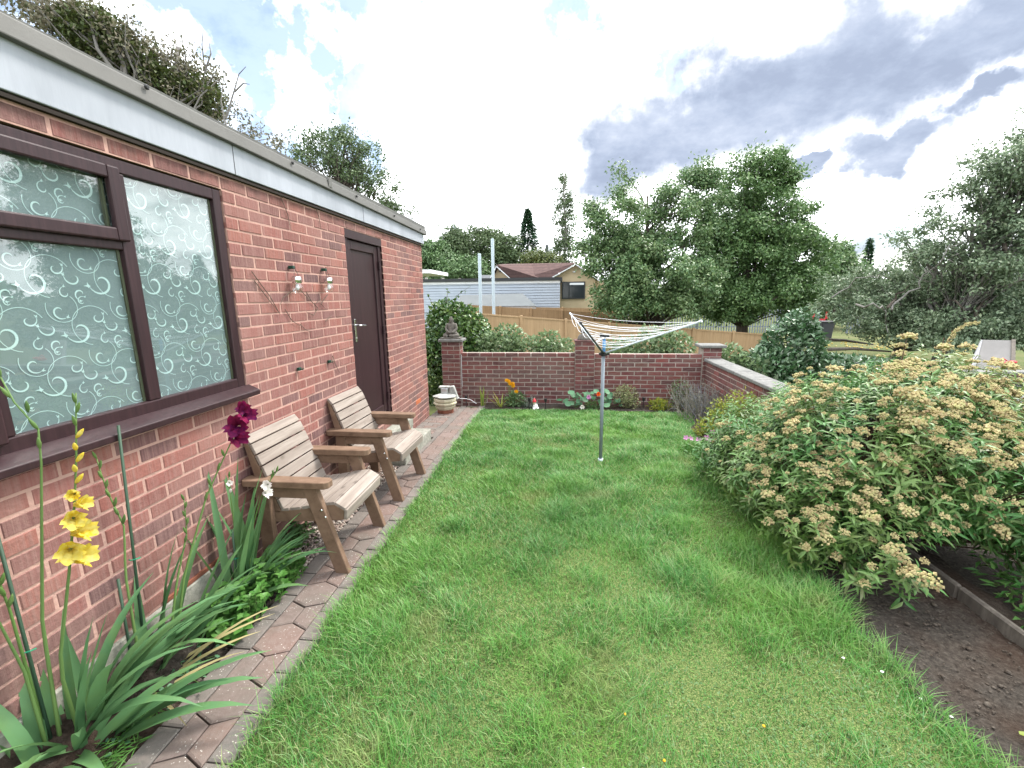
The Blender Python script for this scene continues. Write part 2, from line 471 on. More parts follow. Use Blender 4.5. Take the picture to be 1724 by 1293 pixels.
M['glad_stem'] = leafmat('gladiolus_stem', [(.11, .20, .05), (.15, .24, .075), (.09, .17, .05)], .2, .5, .3)
M['straw'] = leafmat('dry_straw_leaf', [(.38, .33, .15), (.46, .40, .20)], .3, .6, .2)
M['yellow'] = leafmat('yellow_petal', [(.70, .50, .02), (.74, .58, .06), (.72, .62, .14), (.70, .52, .03)], .45, .65, .12, 45, (.80, .74, .28), .7)
M['purple'] = leafmat('dark_purple_petal', [(.10, .006, .045), (.13, .008, .040), (.07, .006, .055), (.20, .010, .045)], .35, .65, .12, 45, (.26, .012, .06), .7)
M['white'] = leafmat('white_petal', [(.75, .74, .68), (.78, .72, .70)], .3, .5, .2)
M['orange'] = leafmat('orange_petal', [(.70, .085, .012), (.75, .12, .02)], .3, .5, .2)
M['amber'] = leafmat('amber_petal', [(.75, .36, .012), (.80, .42, .02)], .3, .5, .2)
M['pink'] = leafmat('mauve_pink_petal', [(.55, .20, .45), (.62, .28, .54)], .3, .5, .2)
M['mint'] = leafmat('mint_leaf', [(.055, .16, .030), (.080, .205, .040), (.11, .24, .055), (.065, .175, .035)], .25, .45, .35)
M['nasturtium'] = leafmat('round_blue_green_leaf', [(.065, .17, .085), (.090, .21, .11), (.13, .26, .14)], .25, .5, .3)
M['varieg'] = leafmat('cream_green_leaf', [(.28, .29, .13), (.15, .19, .08), (.36, .36, .19), (.12, .15, .065)], .25, .5, .3)
M['lime'] = leafmat('lime_yellow_leaf', [(0.266, 0.295, 0.031), (0.333, 0.347, 0.055), (0.193, 0.250, 0.029), (0.149, 0.206, 0.035)], .3, .5, .3)
M['lavender'] = leafmat('dry_lavender', [(.24, .22, .20), (.30, .27, .23), (.17, .18, .14), (.22, .23, .30)], .2, .8, .1)
M['greyleaf'] = leafmat('grey_leaf', [(.16, .20, .16), (.22, .26, .21)], .2, .7, .2)
M['swordleaf'] = leafmat('striped_sword_leaf', [(.24, .30, .05), (.36, .36, .08), (.15, .24, .05)], .25, .5, .3)
M['clad'] = simple('pale_blue_cladding', (.40, .45, .52), .5, .3, 0, (.36, .41, .48), 2)
M['render'] = simple('cream_render', (.50, .40, .26), .9, .1, 0, (.44, .35, .23), 2, .2)
M['whitepaint'] = simple('white_paint', (.72, .74, .76), .5, .3)
def tiles():
    m = Mat('brown_roof_tiles')
    w = m.node('ShaderNodeTexWave', {'Vector': m.pos(), 'Scale': 1.5, 'Distortion': .3, 'Detail': 2}, bands_direction='Z')
    c = m.ramp(m.noise(4, 4, .7), [((.075, .047, .044), .3), ((.115, .070, .064), .7)])
    c = m.mix(m.mrange(w.outputs[1], 0, .35, .5, 0), c, (.05, .03, .03))
    return m.fin(c, .85, .15)
M['tiles'] = tiles()
M['slateroof'] = simple('dark_slate_roof', (.075, .08, .09), .7, .2, 0, (.10, .105, .115), 5)
M['shedroof'] = simple('pale_grey_felt', (.105, .115, .12), .8, .2, 0, (.085, .095, .10), 1.5)
M['shedwall'] = simple('red_brown_boards', (.17, .075, .055), .8, .2, 0, (.13, .055, .04), 6)
M['darkglass'] = simple('dark_window', (.025, .03, .035), .1, .5)
M['palisade'] = simple('galvanised_steel', (.22, .25, .29), .5, .4, .3, (.17, .20, .24), 8)
M['polesteel'] = simple('new_steel_post', (.44, .52, .58), .45, .4, .2)
M['bin'] = simple('dark_bin_plastic', (.03, .033, .04), .5, .4)
M['red'] = simple('red_plastic', (.55, .035, .045), .5, .4)
M['board'] = simple('grey_board', (.165, .158, .155), .8, .2, 0, (.14, .135, .132), 3)
M['fruit'] = simple('yellow_fruit', (.50, .36, .08), .5, .3)
M['daisy'] = simple('white_scrap', (.75, .75, .74), .6, .3)
M['hooks'] = simple('green_plastic', (.012, .045, .030), .5, .3)
M['twine'] = simple('green_twine', (.02, .22, .12), .7, .2)
M['cane'] = simple('green_cane', (.028, .060, .036), .5, .3)

# ------------------------------------------------------------------ mesh helpers
ROOT = {}

def root_of(o):
    while o.parent is not None:
        o = o.parent
    return o

def link(name, me, parent=None, loc=None):
    o = bpy.data.objects.new(name, me)
    COL.objects.link(o)
    if parent is not None:
        o.parent = parent
    if loc is not None:
        o.location = loc
    return o

def tag(o, label=None, cat=None, group=None, kind=None):
    if label: o['label'] = label
    if cat: o['category'] = cat
    if group: o['group'] = group
    if kind: o['kind'] = kind
    return o

def thing(name, label, cat, loc=(0, 0, 0), group=None):
    o = bpy.data.objects.new(name, None)
    o.empty_display_size = .1
    COL.objects.link(o)
    o.location = loc
    return tag(o, label, cat, group)

def origin(parent):
    return np.array(root_of(parent).location) if parent is not None else np.zeros(3)

class MB:
    def __init__(s):
        s.v, s.f = [], []

    def add(s, vs, fs):
        b = len(s.v)
        s.v += [tuple(map(float, p)) for p in vs]
        s.f += [tuple(i + b for i in f) for f in fs]
        return s

    def box(s, a, b):
        x0, y0, z0 = a
        x1, y1, z1 = b
        return s.add([(x0, y0, z0), (x1, y0, z0), (x1, y1, z0), (x0, y1, z0), (x0, y0, z1), (x1, y0, z1), (x1, y1, z1), (x0, y1, z1)],
                     [(3, 2, 1, 0), (4, 5, 6, 7), (0, 1, 5, 4), (1, 2, 6, 5), (2, 3, 7, 6), (3, 0, 4, 7)])

    def prism(s, poly, y0, y1, axis='y', holes=None):
        n = len(poly)
        mk = {'y': lambda a, b, t: (a, t, b), 'x': lambda a, b, t: (t, a, b), 'z': lambda a, b, t: (a, b, t)}[axis]
        vs = [mk(a, b, y0) for a, b in poly] + [mk(a, b, y1) for a, b in poly]
        fs = [tuple(range(n)), tuple(range(2 * n - 1, n - 1, -1))] + [(i, i + n, (i + 1) % n + n, (i + 1) % n) for i in range(n)]
        return s.add(vs, fs)

    def bar(s, p0, p1, w, h, up=(0, 0, 1)):
        p0, p1 = Vector(p0), Vector(p1)
        d = (p1 - p0).normalized()
        sd_ = d.cross(Vector(up))
        if sd_.length < 1e-4:
            sd_ = d.cross(Vector((1, 0, 0)))
        sd_.normalize()
        u = sd_.cross(d)
        vs = []
        for p in (p0, p1):
            for a, b in ((-1, -1), (1, -1), (1, 1), (-1, 1)):
                vs.append(p + sd_ * (a * w / 2) + u * (b * h / 2))
        return s.add(vs, [(0, 3, 2, 1), (4, 5, 6, 7), (0, 1, 5, 4), (1, 2, 6, 5), (2, 3, 7, 6), (3, 0, 4, 7)])

    def tube(s, pts, rad, n=6, cap=True):
        pts = [Vector(p) for p in pts]
        if not hasattr(rad, '__len__'):
            rad = [rad] * len(pts)
        vs, fs = [], []
        ref = None
        for i, p in enumerate(pts):
            d = (pts[min(i + 1, len(pts) - 1)] - pts[max(i - 1, 0)])
            if d.length < 1e-9:
                d = Vector((0, 0, 1))
            d.normalize()
            if ref is None:
                ref = d.orthogonal().normalized()
            ref = (ref - d * ref.dot(d))
            if ref.length < 1e-6:
                ref = d.orthogonal()
            ref.normalize()
            b = d.cross(ref)
            for k in range(n):
                a = 2 * math.pi * k / n
                vs.append(p + (ref * math.cos(a) + b * math.sin(a)) * rad[i])
        for i in range(len(pts) - 1):
            for k in range(n):
                fs.append((i * n + k, i * n + (k + 1) % n, (i + 1) * n + (k + 1) % n, (i + 1) * n + k))
        if cap:
            fs.append(tuple(range(n - 1, -1, -1)))
            fs.append(tuple((len(pts) - 1) * n + k for k in range(n)))
        return s.add(vs, fs)

    def lathe(s, prof, c, n=16, sx=1, sy=1):
        vs, fs = [], []
        for r, z in prof:
            for k in range(n):
                a = 2 * math.pi * k / n
                vs.append((c[0] + r * math.cos(a) * sx, c[1] + r * math.sin(a) * sy, c[2] + z))
        m = len(prof)
        for i in range(m - 1):
            for k in range(n):
                fs.append((i * n + k, i * n + (k + 1) % n, (i + 1) * n + (k + 1) % n, (i + 1) * n + k))
        fs.append(tuple(range(n - 1, -1, -1)))
        fs.append(tuple((m - 1) * n + k for k in range(n)))
        return s.add(vs, fs)

    def blob(s, c, r, n=10, m=7, jitter=0.0):
        vs, fs = [(c[0], c[1], c[2] - r[2])], []
        for i in range(1, m):
            t = math.pi * i / m
            for k in range(n):
                a = 2 * math.pi * k / n
                q = 1 + jitter * (random.random() - .5)
                vs.append((c[0] + r[0] * math.sin(t) * math.cos(a) * q, c[1] + r[1] * math.sin(t) * math.sin(a) * q, c[2] - r[2] * math.cos(t) * q))
        vs.append((c[0], c[1], c[2] + r[2]))
        for k in range(n):
            fs.append((0, 1 + (k + 1) % n, 1 + k))
        for i in range(m - 2):
            for k in range(n):
                a, b = 1 + i * n, 1 + (i + 1) * n
                fs.append((a + k, a + (k + 1) % n, b + (k + 1) % n, b + k))
        t = len(vs) - 1
        a = 1 + (m - 2) * n
        for k in range(n):
            fs.append((a + k, a + (k + 1) % n, t))
        return s.add(vs, fs)

    def mesh(s, name, mat, off=(0, 0, 0), smooth=False):
        me = bpy.data.meshes.new(name)
        me.from_pydata([(p[0] - off[0], p[1] - off[1], p[2] - off[2]) for p in s.v], [], s.f)
        me.materials.append(M[mat])
        if smooth:
            me.polygons.foreach_set('use_smooth', [True] * len(me.polygons))
        me.update()
        return me

    def build(s, name, mat, parent=None, smooth=False, bevel=0, seg=1, kind=None):
        """mesh in world coordinates; children hang off their thing's base"""
        if parent is None:
            a = np.array(s.v)
            off = np.array(((a[:, 0].min() + a[:, 0].max()) / 2, (a[:, 1].min() + a[:, 1].max()) / 2, a[:, 2].min()))
            o = link(name, s.mesh(name, mat, off, smooth), None, off)
        else:
            o = link(name, s.mesh(name, mat, origin(parent), smooth), parent)
        if bevel:
            md = o.modifiers.new('bevel', 'BEVEL')
            md.width, md.segments, md.limit_method, md.angle_limit = bevel, seg, 'ANGLE', R(40)
        if kind:
            o['kind'] = kind
        return o

def np_mesh(name, V, F, mat, parent=None, smooth=False, kind=None):
    V = np.asarray(V, np.float32).reshape(-1, 3)
    F = np.asarray(F, np.int32)
    off = origin(parent)
    me = bpy.data.meshes.new(name)
    me.vertices.add(len(V))
    me.vertices.foreach_set('co', (V - off.astype(np.float32)).ravel())
    nf, k = F.shape
    me.loops.add(nf * k)
    me.loops.foreach_set('vertex_index', F.ravel())
    me.polygons.add(nf)
    me.polygons.foreach_set('loop_start', np.arange(nf, dtype=np.int32) * k)
    me.polygons.foreach_set('loop_total', np.full(nf, k, np.int32))
    if smooth:
        me.polygons.foreach_set('use_smooth', np.ones(nf, bool))
    me.materials.append(M[mat])
    me.update(calc_edges=True)
    o = link(name, me, parent)
    if kind:
        o['kind'] = kind
    return o

def unit(a):
    return a / np.maximum(np.linalg.norm(a, axis=-1, keepdims=True), 1e-9)

def rand_dirs(n):
    return unit(rng.normal(size=(n, 3)))

def leaf_geo(P, D, Nn, L, W, fold=.25, curl=0.0):
    """folded diamond leaves, two triangles each"""
    n = len(P)
    L = np.broadcast_to(L, (n,))[:, None]
    W = np.broadcast_to(W, (n,))[:, None]
    S = unit(np.cross(D, Nn))
    U = np.cross(S, D)
    mid = P + D * L * .45
    tip = P + D * L - U * L * curl
    V = np.stack([P, mid + S * W / 2 + U * W * fold, tip, mid - S * W / 2 + U * W * fold], 1).reshape(-1, 3)
    b = (np.arange(n) * 4)[:, None]
    F = np.concatenate([b + [0, 1, 2], b + [0, 2, 3]], 1).reshape(-1, 3)
    return V, F

def leaf_geo6(P, D, Nn, L, W, fold=.18, curl=.15):
    """longer leaves with a midrib and a bend: six triangles"""
    n = len(P)
    L = np.broadcast_to(L, (n,))[:, None]
    W = np.broadcast_to(W, (n,))[:, None]
    S = unit(np.cross(D, Nn))
    U = np.cross(S, D)
    a = P + D * L * .33
    b_ = P + D * L * .68 - U * L * curl * .4
    tip = P + D * L - U * L * curl
    V = np.stack([P, a - S * W / 2 + U * W * fold, a, a + S * W / 2 + U * W * fold, b_ - S * W * .38 + U * W * fold, b_, b_ + S * W * .38 + U * W * fold, tip], 1).reshape(-1, 3)
    b = (np.arange(n) * 8)[:, None]
    T = [(0, 2, 1), (0, 3, 2), (1, 2, 5), (1, 5, 4), (2, 3, 6), (2, 6, 5), (4, 5, 7), (5, 6, 7)]
    F = np.concatenate([b + list(t) for t in T], 1).reshape(-1, 3)
    return V, F

def in_ell(n, ells, power=.45):
    w = np.array([e[2] if len(e) > 2 else e[1][0] * e[1][1] * e[1][2] for e in ells], float)
    idx = rng.choice(len(ells), n, p=w / w.sum())
    C = np.array([e[0] for e in ells], float)[idx]
    Rr = np.array([e[1] for e in ells], float)[idx]
    d = rand_dirs(n)
    r = rng.random(n)[:, None] ** power
    return C + d * Rr * r, unit(d / Rr * Rr.mean(1, keepdims=True)), C

def gz(x, y):
    """height of the ground in the garden and beyond"""
    x, y = np.asarray(x, float), np.asarray(y, float)
    g = -np.clip(y - 4.5, 0, 3.4) * .0387
    out = np.clip((y - 7.9) / 8, 0, 1)
    g = g - .20 * np.clip((y - 7.8) / .3, 0, 1) - .30 * out
    g = np.where(x > 2.6, np.minimum(g, -.12 - .2 * np.clip((x - 2.6) / 1.5, 0, 1)), g)
    far = np.clip((y - 20) / 10, 0, 1)
    g = g + far * np.clip((4 - x) / 8, 0, 1) * .9
    return g

# ------------------------------------------------------------------ the ground
def sheet(name, poly_fn, x0, x1, y0, y1, dz, mat, nx, ny, noise=0.0):
    xs, ys = np.linspace(0, 1, nx), np.linspace(y0, y1, ny)
    V = []
    for y in ys:
        a, b = poly_fn(y) if poly_fn else (x0, x1)
        for t in xs:
            x = a + (b - a) * t
            V.append((x, y, gz(x, y) + dz + noise * (rng.random() - .5)))
    F = [(j * nx + i, j * nx + i + 1, (j + 1) * nx + i + 1, (j + 1) * nx + i) for j in range(ny - 1) for i in range(nx - 1)]
    o = np_mesh(name, V, F, mat, None, True, 'structure')
    return o

gx = np.unique(np.concatenate([np.linspace(-900, -30, 9), np.linspace(-30, 40, 71), np.linspace(40, 900, 9)]))
gy = np.unique(np.concatenate([np.linspace(-300, -6, 6), np.linspace(-6, 34, 81), np.linspace(34, 1500, 12)]))
GX, GY = np.meshgrid(gx, gy)
GZ = gz(GX, GY) - .045
GV = np.stack([GX, GY, GZ], -1).reshape(-1, 3)
nx_ = len(gx)
GF = [(j * nx_ + i, j * nx_ + i + 1, (j + 1) * nx_ + i + 1, (j + 1) * nx_ + i) for j in range(len(gy) - 1) for i in range(nx_ - 1)]
np_mesh('ground', GV, GF, 'terrain', None, True, 'structure')

def lawn_edges(y):
    xr = 1.62 if y < 4.6 else 1.62 + .5 * ((y - 4.6) / 2.5) ** 1.5
    return -1.235, xr + .03 * math.sin(y * 5) + .02 * math.sin(y * 13 + 1)
sheet('lawn', lawn_edges, 0, 0, -1.0, 7.15, 0, 'lawn', 20, 60)
def bed_r(y):
    return lawn_edges(y)[1] - .02, (3.6 if y < 3.8 else 2.44)
sheet('flower_bed_soil', bed_r, 0, 0, -1.0, 7.6, .004, 'soil', 24, 120, .022)
sheet('flower_bed_soil', None, -1.28, 1.95, 7.1, 7.62, .008, 'soil', 80, 12, .02)
bs = sheet('border_soil', None, -2.03, -1.66, -1.0, 2.45, -.004, 'soil', 16, 90, .03)
for v_ in bs.data.vertices:                     # the bed banks up against the wall
    v_.co.z += .17 * max(0, (-1.70 - v_.co.x) / .33) * min(1, max(0, (2.4 - v_.co.y) / .5))
sheet('gravel_bed', None, -2.03, -1.66, 2.40, 4.30, -.012, 'joint', 6, 30)
sheet('field', None, 3.2, 40, 9.5, 34, -.03, 'fieldgrass', 30, 30)

# ------------------------------------------------------------------ bricks
def brick_mesh(name, mat, ax):
    """one brick, unit length along the wall, faces +x (ax 0) or -y (ax 1)"""
    b, h, dp, e = .5, .0312, .045, .0035
    ring = lambda t, d: [(d, -b + t * .02, -h + t * e * .6), (d, b - t * .02, -h + t * e * .6), (d, b - t * .02, h - t * e * .6), (d, -b + t * .02, h - t * e * .6)]
    V = ring(0, -dp) + ring(0, -.004) + ring(1, 0)
    F = [(8, 9, 10, 11)]
    for i in range(4):
        j = (i + 1) % 4
        F += [(4 + i, 4 + j, 8 + j, 8 + i), (i, j, 4 + j, 4 + i)]
    if ax == 1:
        V = [(y, -x, z) for x, y, z in V]
    me = bpy.data.meshes.new(name)
    me.from_pydata(V, [], F)
    me.materials.append(M[mat])
    return me

def lay_bricks(parent, specs, me, ax, name='brick', limit=300):
    """specs: (centre, length). The ones that show largest are objects, the rest one mesh."""
    off = origin(parent)
    scored = []
    for c, ln in specs:
        D, u, v = depth_px(c)
        inside = D > 0 and -40 < u < 1764 and -40 < v < 1333
        scored.append((0 if inside else 1, D if D > 0 else 99, c, ln))
    scored.sort(key=lambda t: (t[0], t[1]))
    n = 0
    rest = MB()
    base = [tuple(v.co) for v in me.vertices]
    faces = [tuple(p.vertices) for p in me.polygons]
    for out, D, c, ln in scored:
        j = random.uniform(-.0022, .0022)
        c2 = (c[0] + (j if ax == 0 else 0), c[1] - (j if ax == 1 else 0), c[2] + random.uniform(-.001, .001))
        if n < limit and not out:
            o = link(name, me, parent, tuple(np.array(c2) - off))
            o.scale = (1, ln, 1) if ax == 0 else (ln, 1, 1)
            o.rotation_euler = (random.uniform(-.008, .008), 0, 0) if ax == 0 else (0, random.uniform(-.008, .008), 0)
            n += 1
        else:
            s = (1, ln, 1) if ax == 0 else (ln, 1, 1)
            rest.add([(c2[0] + x * s[0], c2[1] + y * s[1], c2[2] + z * s[2]) for x, y, z in base], faces)
    if rest.v:
        rest.build(name, me.materials[0].name and KEY[me.materials[0].name], parent, kind='stuff')

KEY = {}
for k_, m_ in M.items():
    KEY[m_.name] = k_

def courses(a0, a1, z0, rows, phase, openings=(), gap=.0128, pitch=.225):
    """(centre along the wall, z centre, length) of running-bond bricks"""
    out = []
    for r, zc in rows:
        segs = [(a0, a1)]
        for (b0, b1, c0, c1) in openings:
            if c0 < zc < c1:
                ns = []
                for s0, s1 in segs:
                    if b0 > s0: ns.append((s0, min(b0, s1)))
                    if b1 < s1: ns.append((max(b1, s0), s1))
                segs = [s for s in ns if s[1] - s[0] > .02]
        ph = phase + (0 if r % 2 else pitch / 2)
        for s0, s1 in segs:
            k = math.floor((s0 - ph) / pitch)
            while ph + k * pitch < s1:
                p0, p1 = max(s0, ph + k * pitch + gap / 2), min(s1, ph + (k + 1) * pitch - gap / 2)
                if p1 - p0 > .03:
                    out.append(((p0 + p1) / 2, zc, p1 - p0))
                k += 1
    return out

# ------------------------------------------------------------------ the outbuilding
WX = -2.010
WIN = (.13, 2.615, 1.2194, 2.4194)
DOOR = (4.153, 5.040, .3194, 2.4194)
Y1 = 6.55
bld = thing('brick_outbuilding', 'long red brick outbuilding with flat roof along the left side', 'building', (-2.3, 2.6, 0))
core = MB()
XC0, XC1 = -2.28, WX - .0035
for (a, b, c, d_) in ((-2.5, WIN[0], -.2, 2.75), (WIN[1], DOOR[0], -.2, 2.75), (DOOR[1], Y1 - .004, -.2, 2.75),
                      (WIN[0], WIN[1], -.2, WIN[2]), (WIN[0], WIN[1], WIN[3], 2.75), (DOOR[0], DOOR[1], DOOR[3], 2.75), (DOOR[0], DOOR[1], -.2, DOOR[2])):
    core.box((XC0, a, c), (XC1, b, d_))
core.box((-7.0, Y1 - .28, -.2), (XC0, Y1 - .006, 2.70))
core.box((-7.0, -2.5, -.2), (-6.8, Y1 - .28, 2.70))
core.box((-6.8, -2.5, -.2), (XC0, -2.3, 2.70))
core.build('wall', 'mortar', bld)
rows = [(k, 1.8194 + .075 * k + .0375) for k in range(-26, 10)]
spec = [((WX, a, z), l) for a, z, l in courses(-2.5, Y1, 0, rows, 2.722, (WIN, DOOR))]
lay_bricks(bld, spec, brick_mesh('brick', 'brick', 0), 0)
mbe = brick_mesh('end_brick', 'brick', 1)
endm = MB()
for a, z, l in courses(-7.0, WX - .004, 0, rows, -.11):
    endm.add([(a + x * l, Y1 + .0 - y, z + zz) for x, y, zz in [tuple(v.co) for v in mbe.vertices]], [tuple(reversed(p.vertices)) for p in mbe.polygons])
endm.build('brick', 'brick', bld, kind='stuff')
# roof edge
roof = MB().box((-7.2, -2.7, 2.74), (-1.975, Y1 + .12, 2.79)).build('roof', 'felt', bld)
fz = lambda y: 2.733 - .0135 * max(0, y - 1.5)
f = MB()
f.add([(-1.985, -2.6, 2.516), (-1.985, Y1 + .06, 2.532), (-1.985, Y1 + .06, fz(Y1)), (-1.985, -2.6, 2.745),
       (-2.04, -2.6, 2.516), (-2.04, Y1 + .06, 2.532), (-2.04, Y1 + .06, fz(Y1)), (-2.04, -2.6, 2.745)],
      [(0, 1, 2, 3), (7, 6, 5, 4), (4, 5, 1, 0), (3, 2, 6, 7), (1, 5, 6, 2), (0, 3, 7, 4)])
fascia = f.build('fascia', 'fascia', bld, bevel=.003)
jn = MB()
for y in (.9, 2.72, 4.55):
    jn.box((-1.9862, y - .0018, 2.525), (-1.9835, y + .0018, fz(y) - .004))
jn.build('board_joint', 'soffit', fascia)
t = MB()
ya, yb = -2.7, Y1 + .13
za, zb = 2.735, fz(Y1) - .002
for (x0, x1, dz0, dz1) in ((-2.06, -1.952, .0, .078),):
    t.add([(x1, ya, za + dz0), (x1, yb, zb + dz0), (x1 - .012, yb, zb + dz1), (x1 - .012, ya, za + dz1 + .0),
           (x0, ya, za + dz0), (x0, yb, zb + dz0), (x0, yb, zb + dz1), (x0, ya, za + dz1)],
          [(0, 1, 2, 3), (7, 6, 5, 4), (4, 5, 1, 0), (3, 2, 6, 7), (1, 5, 6, 2), (0, 3, 7, 4)])
trim = t.build('roof_trim', 'trim', bld, bevel=.006, seg=2)
for y in (-.2, 2.13, 3.30, 4.35, 5.35, 6.35):
    MB().lathe([(.012, 0), (.013, .006), (.008, .011)], (0, 0, 0), 8).build('bolt', 'black', trim)
    b = bpy.data.objects[[o.name for o in trim.children][-1]]
    b.rotation_euler = (0, math.pi / 2, 0)
    b.location = Vector((-1.953, y, fz(y) + .04)) - bld.location
    for v in b.data.vertices:
        v.co = v.co + bld.location
tj = MB()
for y in (1.35, 3.85):
    tj.box((-1.956, y - .03, fz(y) + .0), (-1.9505, y + .03, fz(y) + .078))
tj.build('trim_joiner', 'trim', trim, bevel=.002)
b_ = MB().box((-2.03, -2.6, 2.50), (-1.99, Y1 + .02, 2.515)).build('soffit_strip', 'soffit', bld)

MB().box((-2.03, -2.0, .10), (-1.992, 2.28, .235)).build('plinth', 'concrete', bld, bevel=.006)
MB().box((-2.03, 1.80, .236), (-1.998, 2.22, .262)).build('damp_course_tile', 'terracotta', bld, bevel=.003)
# window: frame, lights, glass, film
win = MB()
y0, y1, z0, z1 = WIN
fx0, fx1 = -2.10, -2.020
def rect_frame(mb, ya, yb, za, zb, w, xa, xb):
    mb.box((xa, ya, za), (xb, ya + w, zb)).box((xa, yb - w, za), (xb, yb, zb))
    mb.box((xa, ya + w, za), (xb, yb - w, za + w)).box((xa, ya + w, zb - w), (xb, yb - w, zb))
rect_frame(win, y0 + .004, y1 - .004, z0, z1 - .008, .062, fx0, fx1)
MULL = [.735, 1.352, 1.972]
for m_ in MULL:
    win.box((fx0, m_ - .032, z0 + .062), (fx1 - .001, m_ + .032, z1 - .07))
lights_ = [(y0 + .066, MULL[0] - .032), (MULL[0] + .032, MULL[1] - .032), (MULL[1] + .032, MULL[2] - .032), (MULL[2] + .032, y1 - .066)]
TR = 2.055
for i in (0, 2):
    win.box((fx0, lights_[i][0], TR - .05), (fx1 - .0015, lights_[i][1], TR))
W_ = win.build('window', 'rosewood', bld, bevel=.006, seg=2)
panes = []
for i, (a, b) in enumerate(lights_):
    if i in (0, 2):
        sash = MB()
        rect_frame(sash, a - .022, b + .022, TR - .012, z1 - .05, .058, fx1 - .004, fx1 + .026)
        sash.build('sash', 'rosewood', W_, bevel=.008, seg=2)
        panes.append((a + .036, b - .036, TR + .046, z1 - .11, fx1 - .006))
        panes.append((a, b, z0 + .062, TR - .05, fx1 - .022))
    elif i == 1:
        sash = MB()
        rect_frame(sash, a - .022, b + .022, z0 + .045, z1 - .05, .058, fx1 - .004, fx1 + .026)
        sash.build('sash', 'rosewood', W_, bevel=.008, seg=2)
        panes.append((a + .036, b - .036, z0 + .10, z1 - .11, fx1 - .006))
    else:
        panes.append((a, b, z0 + .062, z1 - .07, fx1 - .022))
bead = MB()
for a, b, c, d_, x in panes:
    MB().box((x - .004, a - .004, c - .004), (x, b + .004, d_ + .004)).build('pane', 'glass', W_)
    for q in ((a, a + .008), (b - .012, b)):
        bead.box((x - .018, q[0], c), (x - .0045, q[1], d_))
bead.build('glazing_spacer', 'spacer', W_)
FX = fx1 - .034
MB().box((FX - .01, y0 + .05, z0 + .05), (FX, y1 - .05, z1 - .06)).build('frosted_film', 'film', W_)

def scroll_pattern():
    """curling white ribbons printed on the film"""
    V, F, rib = [], [], []
    def ribbon(pts, wid):
        pts = np.array(pts)
        d = np.gradient(pts, axis=0)
        d /= np.maximum(np.linalg.norm(d, axis=1, keepdims=True), 1e-9)
        nrm = np.stack([-d[:, 1], d[:, 0]], 1)
        b = len(V)
        lift = .0008 + .00001 * (len(rib) % 150)
        rib.append(1)
        for p, n_, w in zip(pts, nrm, wid):
            for s_ in (-1, 1):
                q = p + n_ * w * s_ / 2
                V.append((FX + lift, float(np.clip(q[0], y0 + .06, y1 - .06)), float(np.clip(q[1], z0 + .055, z1 - .07))))
        for i in range(len(pts) - 1):
            F.append((b + 2 * i, b + 2 * i + 1, b + 2 * i + 3, b + 2 * i + 2))
    motif = [(0.00, .00, .056, 200, 1.05, 1, .013), (.085, .055, .030, 20, .9, -1, .008), (-.06, .085, .034, 310, .95, -1, .009),
             (.105, -.045, .026, 100, .9, 1, .007), (-.095, -.05, .028, 250, .85, -1, .008), (.035, .125, .022, 60, .9, 1, .006),
             (.15, .02, .038, 170, .8, 1, .009)]
    def spiral(cy, cz, r, a0, turns, sgn, w):
        n = 22
        t = np.linspace(0, 1, n)
        rr = r * (1 - .74 * t)
        a = R(a0) + sgn * t * turns * 1.65 * math.pi
        pts = np.stack([cy + rr * np.cos(a), cz + rr * np.sin(a)], 1)
        wid = w * .78 * (np.sin(np.pi * np.clip(t * 1.05, 0, 1)) ** .7 * (1 - .35 * t) + .12)
        ribbon(pts, wid)
        # leaf flick at the outer end
        p, tg = pts[0], (pts[0] - pts[2])
        tg = tg / np.linalg.norm(tg)
        nn = np.array([-tg[1], tg[0]])
        for k in (.9, -.5):
            q = np.array([p + tg * r * .35 * s_ + nn * k * r * .3 * s_ * s_ for s_ in np.linspace(0, 1, 6)])
            ribbon(q, w * 1.05 * np.linspace(1, .08, 6))
    def vine(cy, cz, r, a0, sweep):
        a = R(a0) + np.linspace(0, R(sweep), 26)
        ribbon(np.stack([cy + r * np.cos(a), cz + r * np.sin(a)], 1), np.full(26, .0026))
    py, pz = .262, .205
    for j in range(-1, 8):
        for i in range(-1, 12):
            cy, cz = y0 + i * py + (j % 2) * py / 2, z0 + .02 + j * pz
            if not (y0 - .05 < cy < y1 + .05):
                continue
            for (dy, dz, r, a0, tu, sg, w) in motif:
                spiral(cy + dy, cz + dz, r, a0, tu, sg, w)
            vine(cy + .06, cz + .02, .085, 30, 230)
            vine(cy - .05, cz + .10, .06, 160, 250)
    np_mesh('scroll_pattern', V, F, 'scroll', W_)
scroll_pattern()
sill = MB()
sill.prism([(-2.10, 1.228), (-2.012, 1.226), (-1.960, 1.203), (-1.942, 1.193), (-1.942, 1.163), (-1.958, 1.161), (-1.963, 1.174), (-2.10, 1.172)], y0 - .06, y1 + .022)
sill.build('sill', 'rosewood', W_, bevel=.004, seg=2)
gapm = MB().box((fx0, y1 - .0045, z0), (fx1 - .03, y1 + .0, z1)).box((fx0, y0, z1 - .0075), (fx1 - .03, y1, z1))
gapm.build('sealant_gap', 'soffit', W_)

